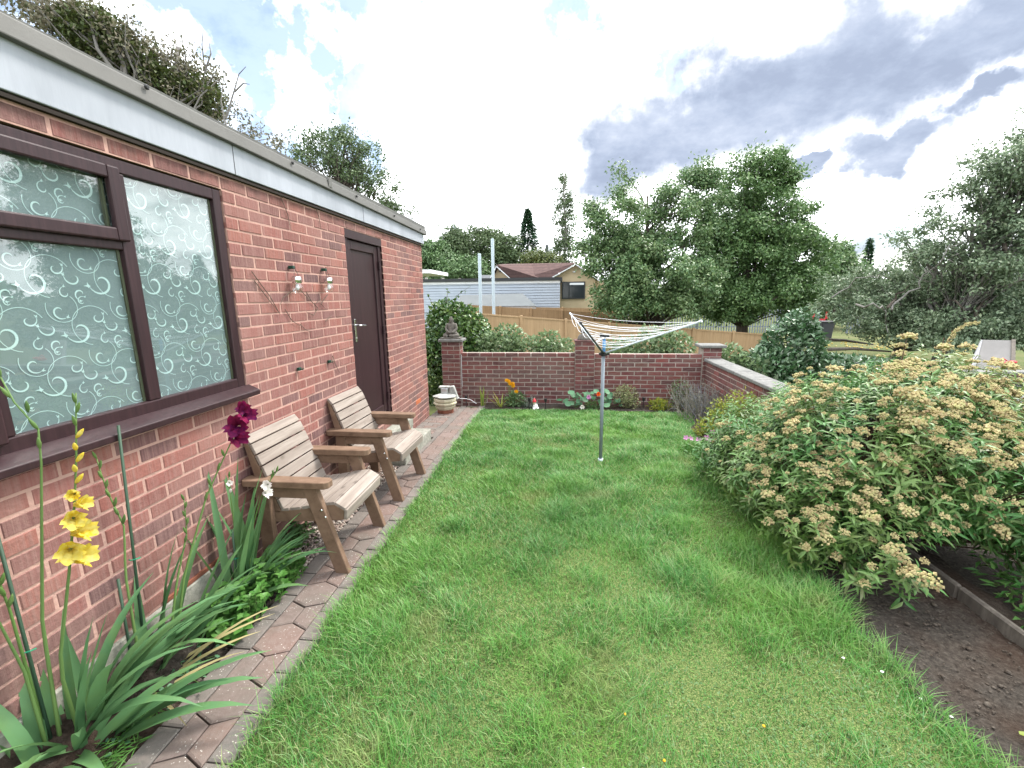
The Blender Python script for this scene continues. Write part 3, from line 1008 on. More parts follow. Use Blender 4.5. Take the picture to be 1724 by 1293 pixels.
# door
ya, yb, za, zb = DOOR[0], DOOR[1], .394, DOOR[3]
d = MB()
d.box((-2.12, ya + .004, za), (-2.025, ya + .072, zb - .085)).box((-2.12, yb - .072, za), (-2.025, yb - .004, zb - .085))
d.box((-2.12, ya + .004, zb - .085), (-2.012, yb - .004, zb - .004))
DR = thing_door = d.build('door', 'rosewood', bld, bevel=.004)
lf = MB()
la, lb, lz0, lz1 = ya + .076, yb - .076, za + .045, zb - .09
rect_frame(lf, la, lb, lz0, lz1, .088, -2.10, -2.04)
lf.build('door_leaf', 'rosewood', DR, bevel=.007, seg=2)
MB().box((-2.095, la + .08, lz0 + .08), (-2.058, lb - .08, lz1 - .08)).build('door_panel', 'rosewood', DR)
MB().box((-2.12, ya + .074, za - .02), (-2.00, yb - .074, za + .024)).build('threshold', 'alu', DR, bevel=.004)
h = MB()
h.box((-2.040, la + .028, 1.33), (-2.030, la + .062, 1.56))
h.tube([(-2.03, la + .045, 1.50), (-1.985, la + .045, 1.50), (-1.978, la + .06, 1.498), (-1.978, la + .165, 1.490)], .0095, 8)
h.lathe([(.010, 0), (.010, .006)], (-2.028, la + .045, 1.37), 10)
h.build('door_handle', 'chrome', DR, bevel=.003)
for z in (.62, 1.40, 2.12):
    MB().tube([(-2.02, yb - .075, z - .05), (-2.02, yb - .075, z + .05)], .012, 8).build('hinge', 'rosewood', DR)
MB().box((-2.28, ya, .30), (-2.11, yb, za - .021)).build('door_base', 'mortar', DR)

# ------------------------------------------------------------------ steps, path
st = thing('concrete_steps', 'two mossy concrete steps below the brown door', 'steps', (-1.8, 4.9, 0))
def rough_block(name, a, b, mat, parent, bev=.012):
    return MB().box(a, b).build(name, mat, parent, bevel=bev, seg=2)
rough_block('step', (-2.008, 4.30, -.12), (-1.605, 5.26, .125), 'concrete', st)
rough_block('step', (-2.006, 4.42, .127), (-1.865, 5.36, .255), 'concrete', st)
rough_block('step', (-2.006, 5.265, -.12), (-1.870, 5.358, .1265), 'concrete', st)

path = sheet('path', None, -1.665, -1.24, -1.0, 7.2, -.014, 'joint', 4, 60)
def paver_obj(poly, dz, mat, name='paver'):
    """poly in plan; bevelled stone 4 cm thick"""
    P = np.array(poly)
    c = P.mean(0)
    In = c + (P - c) * (1 - .010 / np.maximum(np.linalg.norm(P - c, axis=1, keepdims=True), .03))
    z = float(gz(*c)) + dz + random.uniform(-.003, .003)
    tx, ty = random.uniform(-.012, .012), random.uniform(-.012, .012)
    zz = lambda p: z + (p[0] - c[0]) * tx + (p[1] - c[1]) * ty
    n = len(P)
    V = [(*p, zz(p) - .04) for p in P] + [(*p, zz(p) - .005) for p in P] + [(*p, zz(p)) for p in In]
    F = [tuple(range(2 * n, 3 * n))]
    for i in range(n):
        j = (i + 1) % n
        F += [(i, j, n + j, n + i), (n + i, n + j, 2 * n + j, 2 * n + i)]
    mb = MB().add(V, F)
    mb.build(name, mat, path)
def shrink(poly, g=.0045):
    P = np.array(poly, float)
    c = P.mean(0)
    return c + (P - c) * (1 - g / np.maximum(np.linalg.norm(P - c, axis=1, keepdims=True), .02))
XA, XB, XD, XE = -1.665, -1.562, -1.352, -1.245
y = -.3
while y < 7.1:
    for (xa, xb, o) in ((XA, XB, 0), (XD, XE, .09)):
        if xa == XA and 4.15 < y + o < 5.25:
            xa = -1.602
        paver_obj(shrink([(xa, y + o), (xb, y + o), (xb, y + o + .21), (xa, y + o + .21)]), .012, 'paver_edge', 'edge_paver')
    y += .21
y = -.35
xm = (XB + XD) / 2
while y < 7.1:
    e = .045
    hexa = [(XB, y), (xm, y - e), (XD, y), (XD, y + .145), (xm, y + .145 + e), (XB, y + .145)]
    paver_obj(shrink(hexa), .010, 'paver')
    ya_, yb_ = y + .145, y + .36
    paver_obj(shrink([(XB, ya_), (xm, ya_ + e), (xm, yb_ - e), (XB, yb_)]), .010, 'paver')
    paver_obj(shrink([(xm, ya_ + e), (XD, ya_), (XD, yb_), (xm, yb_ - e)]), .010, 'paver')
    y += .36
pad = sheet('paving_base', None, -2.02, -1.66, 4.1, 7.2, -.016, 'joint', 4, 30)
y = 4.12
r = 0
while y < 7.12:
    x = -2.0 - (.1 if r % 2 else 0)
    while x < -1.67:
        a, b = max(x, -2.005), min(x + .2, -1.667)
        if b - a > .03 and not (y < 5.16 and b < -1.62 and a < -1.62 and y + .1 < 5.30):
            paver_obj(shrink([(a, y), (b, y), (b, y + .1), (a, y + .1)]), .010, 'paver' if random.random() < .5 else 'paver_edge')
        x += .2
    y += .1
    r += 1

# gravel
def pebbles(name, n, fn, smin, smax, mat, zfn):
    t = (1 + 5 ** .5) / 2
    I = unit(np.array([(-1, t, 0), (1, t, 0), (-1, -t, 0), (1, -t, 0), (0, -1, t), (0, 1, t), (0, -1, -t), (0, 1, -t), (t, 0, -1), (t, 0, 1), (-t, 0, -1), (-t, 0, 1)], float))
    T = np.array([(0, 11, 5), (0, 5, 1), (0, 1, 7), (0, 7, 10), (0, 10, 11), (1, 5, 9), (5, 11, 4), (11, 10, 2), (10, 7, 6), (7, 1, 8), (3, 9, 4), (3, 4, 2), (3, 2, 6), (3, 6, 8), (3, 8, 9), (4, 9, 5), (2, 4, 11), (6, 2, 10), (8, 6, 7), (9, 8, 1)])
    xy = fn(n)
    s = rng.uniform(smin, smax, (n, 1, 1)) * rng.uniform(.6, 1.2, (n, 1, 3))
    s[:, :, 2] *= .7
    a = rng.random(n) * 6.28
    V = I[None] * s * (1 + rng.uniform(-.12, .12, (n, 12, 1)))
    c, sn = np.cos(a)[:, None], np.sin(a)[:, None]
    X, Yv = V[:, :, 0] * c - V[:, :, 1] * sn, V[:, :, 0] * sn + V[:, :, 1] * c
    V = np.stack([X, Yv, V[:, :, 2]], -1)
    V[:, :, 0] += xy[:, 0:1]
    V[:, :, 1] += xy[:, 1:2]
    V[:, :, 2] += zfn(xy)[:, None]
    F = (T[None] + (np.arange(n) * 12)[:, None, None]).reshape(-1, 3)
    return np_mesh(name, V.reshape(-1, 3), F, mat, None, True, 'stuff')
pebbles('gravel', 4200, lambda n: np.stack([rng.uniform(-2.0, -1.67, n), rng.uniform(2.38, 4.28, n)], 1), .008, .016, 'gravel', lambda p: gz(p[:, 0], p[:, 1]) + rng.uniform(-.005, .014, len(p)))
pebbles('soil_clods', 1500, lambda n: np.stack([rng.uniform(1.66, 2.4, n), rng.uniform(.6, 3.2, n)], 1), .002, .008, 'clod', lambda p: gz(p[:, 0], p[:, 1]) + .012 + rng.uniform(-.004, .006, len(p)))
pebbles('soil_clods', 700, lambda n: np.stack([rng.uniform(-2.0, -1.68, n), rng.uniform(.6, 2.4, n)], 1), .004, .014, 'clod', lambda p: gz(p[:, 0], p[:, 1]) + rng.uniform(-.004, .006, len(p)))
pebbles('bed_stones', 30, lambda n: np.stack([rng.uniform(1.68, 2.3, n), rng.uniform(1.3, 2.7, n)], 1), .007, .018, 'clod', lambda p: gz(p[:, 0], p[:, 1]) + .012)

# ------------------------------------------------------------------ grass
def grass():
    n = 300000
    yy = -.6 + rng.random(n) ** 1.35 * 7.75
    e0 = -1.258 - .022 * np.sin(yy * 9.1) * np.sin(yy * 23.7 + 1)
    xr = np.where(yy < 4.6, 1.62, 1.62 + .5 * (np.clip(yy - 4.6, 0, 9) / 2.5) ** 1.5) + .03 * np.sin(yy * 5) + .02 * np.sin(yy * 13 + 1) + .03
    yend = 7.12
    xx = e0 + rng.random(n) * (xr - e0)
    ok = (yy < yend - .05 * np.abs(np.sin(xx * 7)))
    xx, yy = xx[ok], yy[ok]
    # thin and worn spots
    wv = np.sin(xx * 2.3 + 1.1) * np.sin(yy * 1.9 + .4) + .6 * np.sin(xx * 5.1 + yy * 3.3) + .5 * np.sin(xx * 9 - yy * 7.7)
    bare = .8 * np.exp(-(((xx - 1.25) / .28) ** 2 + ((yy - 1.75) / .5) ** 2)) + np.exp(-(((xx - .55) / .35) ** 2 + ((yy - 1.75) / .3) ** 2)) + .6 * np.exp(-(((xx - 1.0) / .4) ** 2 + ((yy - 1.3) / .3) ** 2)) + .5 * np.exp(-(((xx - .1) / .3) ** 2 + ((yy - 2.6) / .25) ** 2))
    keep = rng.random(len(xx)) > np.clip(bare * .6, 0, .42)
    xx, yy, wv, bare = xx[keep], yy[keep], wv[keep], bare[keep]
    n = len(xx)
    tuft = np.zeros(n)
    for k in range(170):
        cx, cy = rng.uniform(-1.2, 1.7), rng.uniform(.6, 6.8)
        r_ = rng.uniform(.05, .16)
        tuft = np.maximum(tuft, rng.uniform(.5, 1) * np.exp(-(((xx - cx) ** 2 + (yy - cy) ** 2) / r_ ** 2)))
    for cx, cy, r_, a in ((1.45, 2.35, .22, 1.5), (1.5, 2.9, .25, 1.0), (-1.12, 2.0, .15, .8), (-1.15, 1.5, .16, .9), (.1, 1.25, .12, 1.0), (.75, 2.6, .16, .9), (.3, 3.1, .2, .8), (-.1, 1.1, .1, .8), (.55, 2.9, .12, 1.1), (1.0, 2.5, .15, .9), (.9, 6.1, .14, 1.0), (.55, 5.9, .1, .9)):
        tuft = np.maximum(tuft, a * np.exp(-(((xx - cx) ** 2 + (yy - cy) ** 2) / r_ ** 2)))
    edge = np.exp(-((xx + 1.25) / .06) ** 2) + .8 * np.exp(-((xx - 1.62) / .07) ** 2)
    hgt = (.028 + .008 * wv + .052 * tuft + .022 * edge - .010 * np.clip(bare, 0, 1)) * rng.uniform(.55, 1.35, n)
    hgt = np.clip(hgt, .010, .12)
    dist = np.hypot(xx, yy)
    wid = (.0030 + .0008 * np.clip(dist - 1.5, 0, 6)) * rng.uniform(.55, 1.25, n)
    a = rng.random(n) * 2 * np.pi
    # neighbouring blades lie the same way
    flow = 2.5 * np.sin(xx * 3.1 + 1.7 * np.sin(yy * 2.2)) + 2.0 * np.cos(yy * 2.7 + xx)
    a = np.where(rng.random(n) < .16, flow + rng.normal(0, .5, n), a)
    lean = rng.uniform(.15, 1.7, n)
    dx, dy = np.cos(a), np.sin(a)
    z0 = gz(xx, yy) - .004
    b = np.stack([xx, yy, z0], 1)
    D1 = np.stack([dx * lean * .45, dy * lean * .45, np.ones(n)], 1) * (hgt * .6)[:, None]
    D2 = np.stack([dx * lean * 1.1, dy * lean * 1.1, np.full(n, .72)], 1) * (hgt * .62)[:, None]
    S = np.stack([-dy, dx, np.zeros(n)], 1) * (wid / 2)[:, None]
    V = np.stack([b - S, b + S, b + D1 - S * .85, b + D1 + S * .85, b + D1 + D2], 1).reshape(-1, 3)
    q = (np.arange(n) * 5)[:, None]
    F = np.concatenate([q + [0, 1, 3], q + [0, 3, 2], q + [2, 3, 4]], 1).reshape(-1, 3)
    o = np_mesh('grass', V, F, 'grass', None, False, 'stuff')
    tag(o, 'short mown grass growing all over the lawn', 'grass')
grass()
def clover():
    n = 2600
    c = np.array([(.55, 1.75), (1.0, 1.35), (1.25, 1.7), (.2, 1.3), (1.45, 1.9), (.75, 1.2), (1.35, 1.35)])
    k = rng.integers(0, len(c), n)
    P = np.stack([c[k, 0] + rng.normal(0, .22, n), c[k, 1] + rng.normal(0, .18, n), np.zeros(n)], 1)
    P = P[(P[:, 0] < 1.66) & (P[:, 0] > -1.2)]
    n = len(P)
    P[:, 2] = gz(P[:, 0], P[:, 1]) + rng.uniform(.004, .026, n)
    a = rng.random(n) * 6.28
    D = unit(np.stack([np.cos(a), np.sin(a), rng.uniform(-.1, .4, n)], 1))
    Nn = unit(np.stack([rng.normal(0, .3, n), rng.normal(0, .3, n), np.ones(n)], 1))
    V, F = leaf_geo(P, D, Nn, rng.uniform(.006, .016, n), rng.uniform(.006, .012, n), .1)
    tag(np_mesh('clover', V, F, 'clover', None, False, 'stuff'), 'clover and small weeds in the thin lawn at the front', 'clover')
clover()

# ------------------------------------------------------------------ generic plants
def stalk_leaves(name, parent, pts_dirs, L, W, mat, fold=.2, curl=.2, six=True, kind=None):
    P, D, Nn = pts_dirs
    V, F = (leaf_geo6 if six else leaf_geo)(P, D, Nn, L, W, fold, curl)
    return np_mesh(name, V, F, mat, parent, six, kind)

def bush(name, label, cat, base, ells, n, L, W, mat, stems=8, stem_mat='stem_brown', group=None, out=.7, up=.3, six=False, power=.45, fold=.22):
    t_ = thing(name, label, cat, base, group)
    P, d, C = in_ell(n, ells, power)
    ok = P[:, 2] > base[2] - .01
    P, d = P[ok], d[ok]
    n = len(P)
    D = unit(d * out + rng.normal(0, .55, (n, 3)) + np.array([0, 0, up]))
    Nn = unit(rng.normal(0, .45, (n, 3)) + d * .5 + np.array([0, 0, .8]))
    stalk_leaves('foliage', t_, (P, D, Nn), rng.uniform(.7, 1.25, n) * L, rng.uniform(.75, 1.2, n) * W, mat, fold, .2, six)
    if stems:
        mb = MB()
        for k in range(stems):
            q, _, _ = in_ell(1, ells, .6)
            q = q[0]
            m_ = np.array(base) * .5 + q * .5 + np.array([0, 0, .08 * (q[2] - base[2])])
            b0 = np.array(base) + np.array([random.uniform(-.05, .05) * ells[0][1][0] * 4, random.uniform(-.05, .05) * 2, -.01])
            mb.tube([b0, m_, q], [.012 * max(.4, ells[0][1][2]), .008 * max(.4, ells[0][1][2]), .003], 5)
        mb.build('stem', stem_mat, t_)
    return t_

LEAF_K = 1.08
def tree(name, label, base, ells, n_cl, n_lf, L, mat, trunk_r, top=None, bark='bark', group=None, cl_r=.45, limbs=26, twigs=60, spread=.75, aspect=.55, cat='tree', bend=.15, dens=2.1):
    t_ = thing(name, label, cat, tuple(base), group)
    n_lf = int(n_lf * dens)
    base = np.array(base, float)
    Cc, d0, C0 = in_ell(n_cl, ells, .42)
    k = rng.integers(0, n_cl, n_lf)
    rr = cl_r * rng.uniform(.6, 1.3, n_cl)[k][:, None]
    off = rng.normal(0, 1, (n_lf, 3)) * np.array([1, 1, spread]) * rr * .46
    P = Cc[k] + off
    D = unit(unit(off) * .35 + rng.normal(0, .6, (n_lf, 3)) + np.array([0, 0, -.2]))
    Nn = unit(unit(off) * 1.0 + rng.normal(0, .35, (n_lf, 3)) + np.array([0, 0, .55]))
    V, F = leaf_geo(P, D, Nn, rng.uniform(.7, 1.3, n_lf) * L * LEAF_K, rng.uniform(.75, 1.2, n_lf) * L * LEAF_K * aspect, .2)
    np_mesh('crown', V, F, mat, t_)
    cen = Cc.mean(0)
    top = np.array(top) if top is not None else np.array([cen[0], cen[1], Cc[:, 2].max() - .4])
    mb = MB()
    tp = [base + (top - base) * s + np.array([random.uniform(-1, 1), random.uniform(-1, 1), 0]) * bend * (0 < s < 1) * trunk_r * 4 for s in np.linspace(0, 1, 7)]
    mb.tube(tp, [trunk_r * (1.15 if i == 0 else 1 - .85 * i / 6) for i in range(7)], 8)
    tp = np.array(tp)
    def limb(q, r0):
        h = np.clip((q[2] - base[2]) / max(.1, top[2] - base[2]) - random.uniform(.18, .4), .12, .9)
        i = h * 6
        a = tp[int(i)] + (tp[min(6, int(i) + 1)] - tp[int(i)]) * (i - int(i))
        m1 = a + (q - a) * .35 + np.array([random.uniform(-1, 1), random.uniform(-1, 1), random.uniform(.0, 1)]) * .12 * np.linalg.norm(q - a)
        m2 = a + (q - a) * .7 + np.array([random.uniform(-1, 1), random.uniform(-1, 1), random.uniform(.0, .8)]) * .10 * np.linalg.norm(q - a)
        r_ = r0 * (1 - .6 * h)
        mb.tube([a, m1, m2, q], [r_, r_ * .7, r_ * .45, r_ * .15], 5, False)
    for q in Cc[rng.permutation(n_cl)[:limbs]]:
        limb(q, trunk_r * .42)
    for q in Cc[rng.permutation(n_cl)[:twigs]]:
        limb(q + rng.normal(0, .12, 3), trunk_r * .16)
    mb.build('trunk', bark, t_, smooth=True)
    return t_

def E_(u, v, D, ru, rv, w=None, rd=None):
    """an ellipsoid of crown seen round (u, v) at depth D, radii given in photograph pixels"""
    s = D / FPX
    e = (at(u, v, D), (ru * s, (rd or ru) * s, rv * s))
    return e + ((w,) if w else (ru * rv * (rd or ru),))

def ground_at(u, D):
    p = at(u, 500, D)
    return np.array([p[0], p[1], float(gz(p[0], p[1])) - .05])

# ------------------------------------------------------------------ far brick wall
FW = thing('brick_garden_wall', 'low dark brick wall with three piers across the end of the lawn', 'wall', (.3, 7.7, -.15))
YF = 7.60
mw = MB()
mw.box((-1.715, YF + .004, -.5), (.29, YF + .215, .776)).box((.62, YF + .004, -.5), (2.40, YF + .215, .761))
for (a, b, zt) in ((-2.055, -1.715, .985), (.29, .62, .985), (2.40, 2.70, .885)):
    mw.box((a + .004, YF - .022, -.5), (b - .004, YF + .235, zt))
mw.build('mortar', 'mortar_far', FW)
rowsL = [(k, .757 - .075 * k) for k in range(0, 15)]
rowsR = [(k, .742 - .075 * k) for k in range(0, 15)]
rowsP = [(k, .952 - .075 * k) for k in range(0, 17)]
rowsP3 = [(k, .852 - .075 * k) for k in range(0, 16)]
sp = [((a, YF, z), l) for a, z, l in courses(-1.708, .286, 0, rowsL, -1.708)]
sp += [((a, YF, z), l) for a, z, l in courses(.626, 2.396, 0, rowsR, .626 + .1125)]
for x0, rws in ((-2.055, rowsP), (.29, rowsP), (2.40, rowsP3)):
    for r_, z in rws:
        cut = [.0, .22, .33] if r_ % 2 else [.0, .11, .33]
        for a, b in zip(cut[:-1], cut[1:]):
            b = min(b, .30 if x0 > 2 else .34)
            if b - a > .04:
                sp.append(((x0 + (a + b) / 2 + .003, YF - .028, z), b - a - .010))
meF = brick_mesh('wall_brick', 'brick_far', 1)
lay_bricks(FW, sp, meF, 1)
side = MB()
for x0, b, rws in ((-2.055, .34, rowsP), (.29, .33, rowsP)):      # pier flanks
    for r_, z in rws:
        side.box((x0 + .001, YF - .016, z - .0325), (x0 + .03, YF + .19, z + .0325))
        side.box((x0 + b - .03, YF - .016, z - .0325), (x0 + b - .001, YF + .19, z + .0325))
side.build('brick', 'brick_far', FW, kind='stuff')
MB().box((-2.10, YF - .06, .985), (-1.665, YF + .28, 1.035)).build('cap', 'coping', FW, bevel=.01)
MB().box((.275, YF - .035, .986), (.635, YF + .25, 1.012)).build('cap', 'brick_far', FW, bevel=.008)
MB().box((2.345, YF - .07, .886), (2.76, YF + .29, .935)).build('cap', 'coping', FW, bevel=.01)

# side wall with a coping running towards the camera
SW = thing('side_garden_wall', 'brick side wall with grey stone coping leading off the far right pier', 'wall', (2.55, 6.0, -.1))
MB().box((2.458, 3.9, -.45), (2.66, 7.57, .665)).build('mortar', 'mortar_far', SW)
meS = bpy.data.meshes.new('side_brick')
bm_src = brick_mesh('tmp_brick', 'brick_far', 0)
V_ = [tuple(v.co) for v in bm_src.vertices]
meS.from_pydata([(-x, y, z) for x, y, z in V_], [], [tuple(reversed(p.vertices)) for p in bm_src.polygons])
meS.materials.append(M['brick_far'])
sp = [((2.452, a, z), l) for a, z, l in courses(3.9, 7.57, 0, [(k, .627 - .075 * k) for k in range(13)], 4.0)]
lay_bricks(SW, sp, meS, 0)
y = 3.9
while y < 7.5:
    MB().box((2.42, y + .003, .666), (2.70, min(y + .597, 7.565), .715)).build('coping_stone', 'coping', SW, bevel=.008)
    y += .6

# ------------------------------------------------------------------ the rotary airer
AX = thing('rotary_washing_line', 'grey rotary washing line half folded in the middle of the lawn', 'washing line', (.472, 4.627, 0))
px, py = .472, 4.627
MB().tube([(px, py, -.05), (px - .003, py, 1.16)], .0185, 12).build('pole', 'polegrey', AX, True)
MB().tube([(px, py, 1.16), (px, py, 1.345)], .0165, 12).build('upper_pole', 'polblue', AX, True)
MB().tube([(px, py, -.03), (px, py, .022)], .028, 10).build('ground_socket', 'polelight', AX, True)
hub = MB().tube([(px, py, 1.150), (px, py, 1.195)], .034, 10)
hub.box((px - .05, py - .016, 1.160), (px + .06, py + .016, 1.185))
hub.build('lower_hub', 'black', AX, bevel=.004)
hub2 = MB().tube([(px, py, 1.335), (px, py, 1.375)], .03, 10).box((px - .045, py - .02, 1.34), (px - .02, py + .02, 1.385)).box((px + .02, py - .02, 1.34), (px + .05, py + .02, 1.38))
hub2.build('top_hub', 'black', AX, bevel=.004)
HUB = Vector((px, py, 1.175))
def adir(right, fwd):
    return Vector((right * math.cos(YAW) - fwd * math.sin(YAW), right * math.sin(YAW) + fwd * math.cos(YAW), 0))
TIPS = [HUB + adir(-.22, 1.02) + Vector((0, 0, .372)), HUB + adir(.645, -.80) + Vector((0, 0, .372)), HUB + adir(-.385, -.88) + Vector((0, 0, .372))]
for i, tip in enumerate(TIPS):
    am = MB().tube([HUB + (tip - HUB) * .03, tip], [.011, .0085], 8)
    arm = am.build('arm', 'darkmetal' if i == 2 else 'polelight', AX, True)
    MB().tube([tip - (tip - HUB) * .012, tip + (tip - HUB) * .008], .012, 8).build('arm_tip', 'polelight' if i != 2 else 'black', arm)
    MB().bar(HUB + (tip - HUB) * .42, Vector((px, py, 1.345)), .012, .006).build('strut', 'polelight', AX)
cords = []
for (i, j) in ((0, 1), (1, 2), (2, 0)):
    for k in range(9):
        t_ = .30 + .70 * k / 8
        if (i, j) == (2, 0) and k % 2:
            continue
        a, b = HUB + (TIPS[i] - HUB) * t_, HUB + (TIPS[j] - HUB) * (t_ - .012 * (k % 3))
        sag = random.uniform(.012, .075) * (a - b).length
        pts = [a + (b - a) * s - Vector((0, 0, sag * 4 * s * (1 - s))) for s in np.linspace(0, 1, 11)]
        MB().tube(pts, .0021, 5, False).build('line', 'cord', AX)

# ------------------------------------------------------------------ garden armchairs
def chair(label, Yc):
    Xb = -1.70
    t_ = thing('garden_armchair', label, 'chair', (Xb, Yc, 0), 'slatted wooden garden armchairs')
    hw = .32
    for s in (-1, 1):
        ya_, yb_ = sorted((Yc + s * hw, Yc + s * (hw - .042)))
        leg = MB().prism([(-1.432, .0), (-1.340, .0), (-1.512, .60), (-1.604, .60)], ya_, yb_)
        L_ = leg.build('leg', 'frame', t_, bevel=.004)
        for (bx, bz) in ((-1.487, .452), (-1.466, .405)):
            b = MB().blob((bx, ya_ if s < 0 else yb_, bz), (.009, .006, .009), 8, 5)
            b.build('bolt', 'chrome', L_, True)
        MB().prism([(-1.925, .0), (-1.835, .0), (-1.835, .60), (-1.925, .60)], ya_, yb_).build('leg', 'frame', t_, bevel=.004)
        # arm rests across both legs
        a0, a1 = sorted((Yc + s * (hw + .022), Yc + s * (hw - .072)))
        MB().prism([(-2.0, a0 + .012), (-1.99, a0), (-1.447, a0), (-1.422, a0 + .022), (-1.422, a1 - .022), (-1.447, a1), (-1.99, a1), (-2.0, a1 - .012)], .602, .646, 'z').build('armrest', 'frame', t_, bevel=.004)
        r0, r1 = sorted((Yc + s * (hw - .046), Yc + s * (hw - .08)))
        MB().prism([(-1.835, .525), (-1.585, .525), (-1.604, .600), (-1.835, .600)], *sorted((Yc + s * (hw - .004), Yc + s * (hw - .038)))).build('arm_rail', 'frame', t_, bevel=.003)
        # seat side rail with the dished top
        MB().prism([(-1.372, .365), (-1.365, .432), (-1.425, .470), (-1.50, .462), (-1.62, .435), (-1.76, .415), (-1.93, .405), (-1.93, .325), (-1.60, .345)], r0, r1).build('side_rail', 'frame', t_, bevel=.003)
        # back side boards
        MB().prism([(-1.795, .40), (-1.965, .855), (-1.990, .905), (-2.000, .900), (-1.996, .86), (-1.90, .40)], r0, r1).build('back_frame', 'frame', t_, bevel=.003)
    y0_, y1_ = Yc - hw + .046, Yc + hw - .046
    MB().prism([(-1.368, .368), (-1.348, .366), (-1.341, .436), (-1.361, .438)], y0_ - .0, y1_ + .0).build('apron', 'slat', t_, bevel=.003)
    top = [(-1.345, .444), (-1.420, .490), (-1.497, .481), (-1.577, .463), (-1.657, .446), (-1.737, .434), (-1.800, .428)]
    for (a, b) in zip(top[:-1], top[1:]):
        dx, dz = b[0] - a[0], b[1] - a[1]
        l = math.hypot(dx, dz)
        ux, uz = dx / l, dz / l
        nx, nz = -uz, ux
        if nz < 0: nx, nz = -nx, -nz
        g = .0045
        p0 = (a[0] + ux * g, a[1] + uz * g)
        p1 = (b[0] - ux * g, b[1] - uz * g)
        th = .021
        MB().prism([(p0[0] - nx * th, p0[1] - nz * th), p0, p1, (p1[0] - nx * th, p1[1] - nz * th)], y0_, y1_).build('seat_slat', 'slat', t_, bevel=.0025)
    bk = [(-1.775, .428), (-1.801, .496), (-1.829, .570), (-1.857, .645), (-1.885, .720), (-1.913, .795), (-1.943, .868), (-1.987, .922)]
    for (a, b) in zip(bk[:-1], bk[1:]):
        dx, dz = b[0] - a[0], b[1] - a[1]
        l = math.hypot(dx, dz)
        ux, uz = dx / l, dz / l
        nx, nz = uz, -ux
        g = .0045
        p0 = (a[0] + ux * g, a[1] + uz * g)
        p1 = (b[0] - ux * g, b[1] - uz * g)
        th = .020
        MB().prism([p0, (p0[0] - nx * th, p0[1] - nz * th), (p1[0] - nx * th, p1[1] - nz * th), p1], y0_, y1_).build('back_slat', 'slat', t_, bevel=.0025)
    return t_
CH = chair('weathered slatted garden armchair nearest the gladioli, under the window end', 2.765)
def dup(root, loc, rotz, label):
    r_ = root.copy()
    COL.objects.link(r_)
    r_.location, r_.rotation_euler = loc, (0, 0, rotz)
    r_['label'] = label
    for ch in list(root.children):
        c = ch.copy()
        COL.objects.link(c)
        c.parent = r_
        for g_ in ch.children:
            q = g_.copy()
            COL.objects.link(q)
            q.parent = c
    return r_
dup(CH, (-1.69, 3.80, 0), R(-1.5), 'weathered slatted garden armchair in front of the brown door')

# ------------------------------------------------------------------ things on the building wall
def onwall_(u, v, x=-2.005):
    p = at(u, v, 1) - np.array([0, 0, HC])
    return np.array([0, 0, HC]) + p * x / p[0]
def jar_lamp(label, y, z):
    t_ = thing('jar_lamp', label, 'lamp', (-1.96, y, z), 'glass jar lamps hung on the brick wall')
    g = MB().lathe([(.004, -.075), (.022, -.072), (.034, -.058), (.039, -.038), (.037, -.018), (.030, -.003), (.028, .006)], (-1.955, y, z), 14)
    g.build('jar', 'jar', t_, True)
    MB().lathe([(.030, .0), (.034, .004), (.035, .038), (.031, .048), (.012, .052)], (-1.955, y, z), 14).build('lid', 'chrome', t_, True)
    MB().lathe([(.010, -.05), (.014, -.03), (.010, -.005)], (-1.955, y, z), 8).build('bulb', 'cord', t_, True)
    w = MB()
    for s in (-1, 1):
        w.tube([(-1.955, y + s * .03, z + .045), (-1.958, y + s * .016, z + .085), (-1.965, y, z + .115)], .0016, 5)
    w.build('wire_handle', 'darkmetal', t_)
    MB().box((-2.006, y - .014, z + .105), (-1.965, y + .014, z + .128)).build('hook', 'hooks', t_, bevel=.003)
jar_lamp('glass jar lamp on the brick wall, the one nearer the window', 3.205, 1.885)
jar_lamp('glass jar lamp on the brick wall, the one nearer the door', 3.672, 1.893)
for y, z, lb in ((3.18, 1.235, 'empty green plastic hook low on the wall, nearer the window'), (3.64, 1.225, 'empty green plastic hook low on the wall, nearer the door')):
    hb = MB().box((-2.006, y - .016, z - .010), (-1.985, y + .016, z + .014)).tube([(-1.985, y, z), (-1.965, y, z - .004), (-1.962, y, z + .012)], .005, 6)
    tag(hb.build('wall_hook', 'hooks', None, bevel=.002), lb, 'hook', 'empty hooks on the brick wall')
ob_ = onwall_(705, 676)
tag(MB().box((WX - .03, ob_[1] - .107, ob_[2] - .031), (WX + .003, ob_[1] + .107, ob_[2] + .031)).build('brick', 'newbrick', bld, bevel=.003), 'bright orange replacement brick low on the wall')
v_ = thing('dry_vine', 'bare dry vine twigs clinging to the brick wall round the lamps', 'vine', (-2.0, 3.2, 1.4))
def onwall(u, v, x=-1.999):
    p = at(u, v, 1) - np.array([0, 0, HC])
    return np.array([0, 0, HC]) + p * x / p[0]
vines = [[(425, 458), (440, 478), (452, 498), (462, 515), (472, 530)], [(430, 475), (448, 500), (470, 528)], [(470, 325), (478, 345), (484, 362), (490, 390)], [(532, 350), (537, 366), (540, 385)],
         [(500, 480), (512, 495), (522, 506), (530, 512)], [(500, 482), (478, 500), (472, 512)], [(515, 490), (525, 508), (535, 520), (528, 530), (515, 525)], [(552, 495), (545, 505), (540, 512), (548, 520)], [(505, 545), (515, 556), (525, 560)], [(560, 600), (566, 615), (572, 628)], [(548, 540), (560, 530)], [(532, 510), (542, 500)], [(480, 520), (492, 540), (505, 548)]]
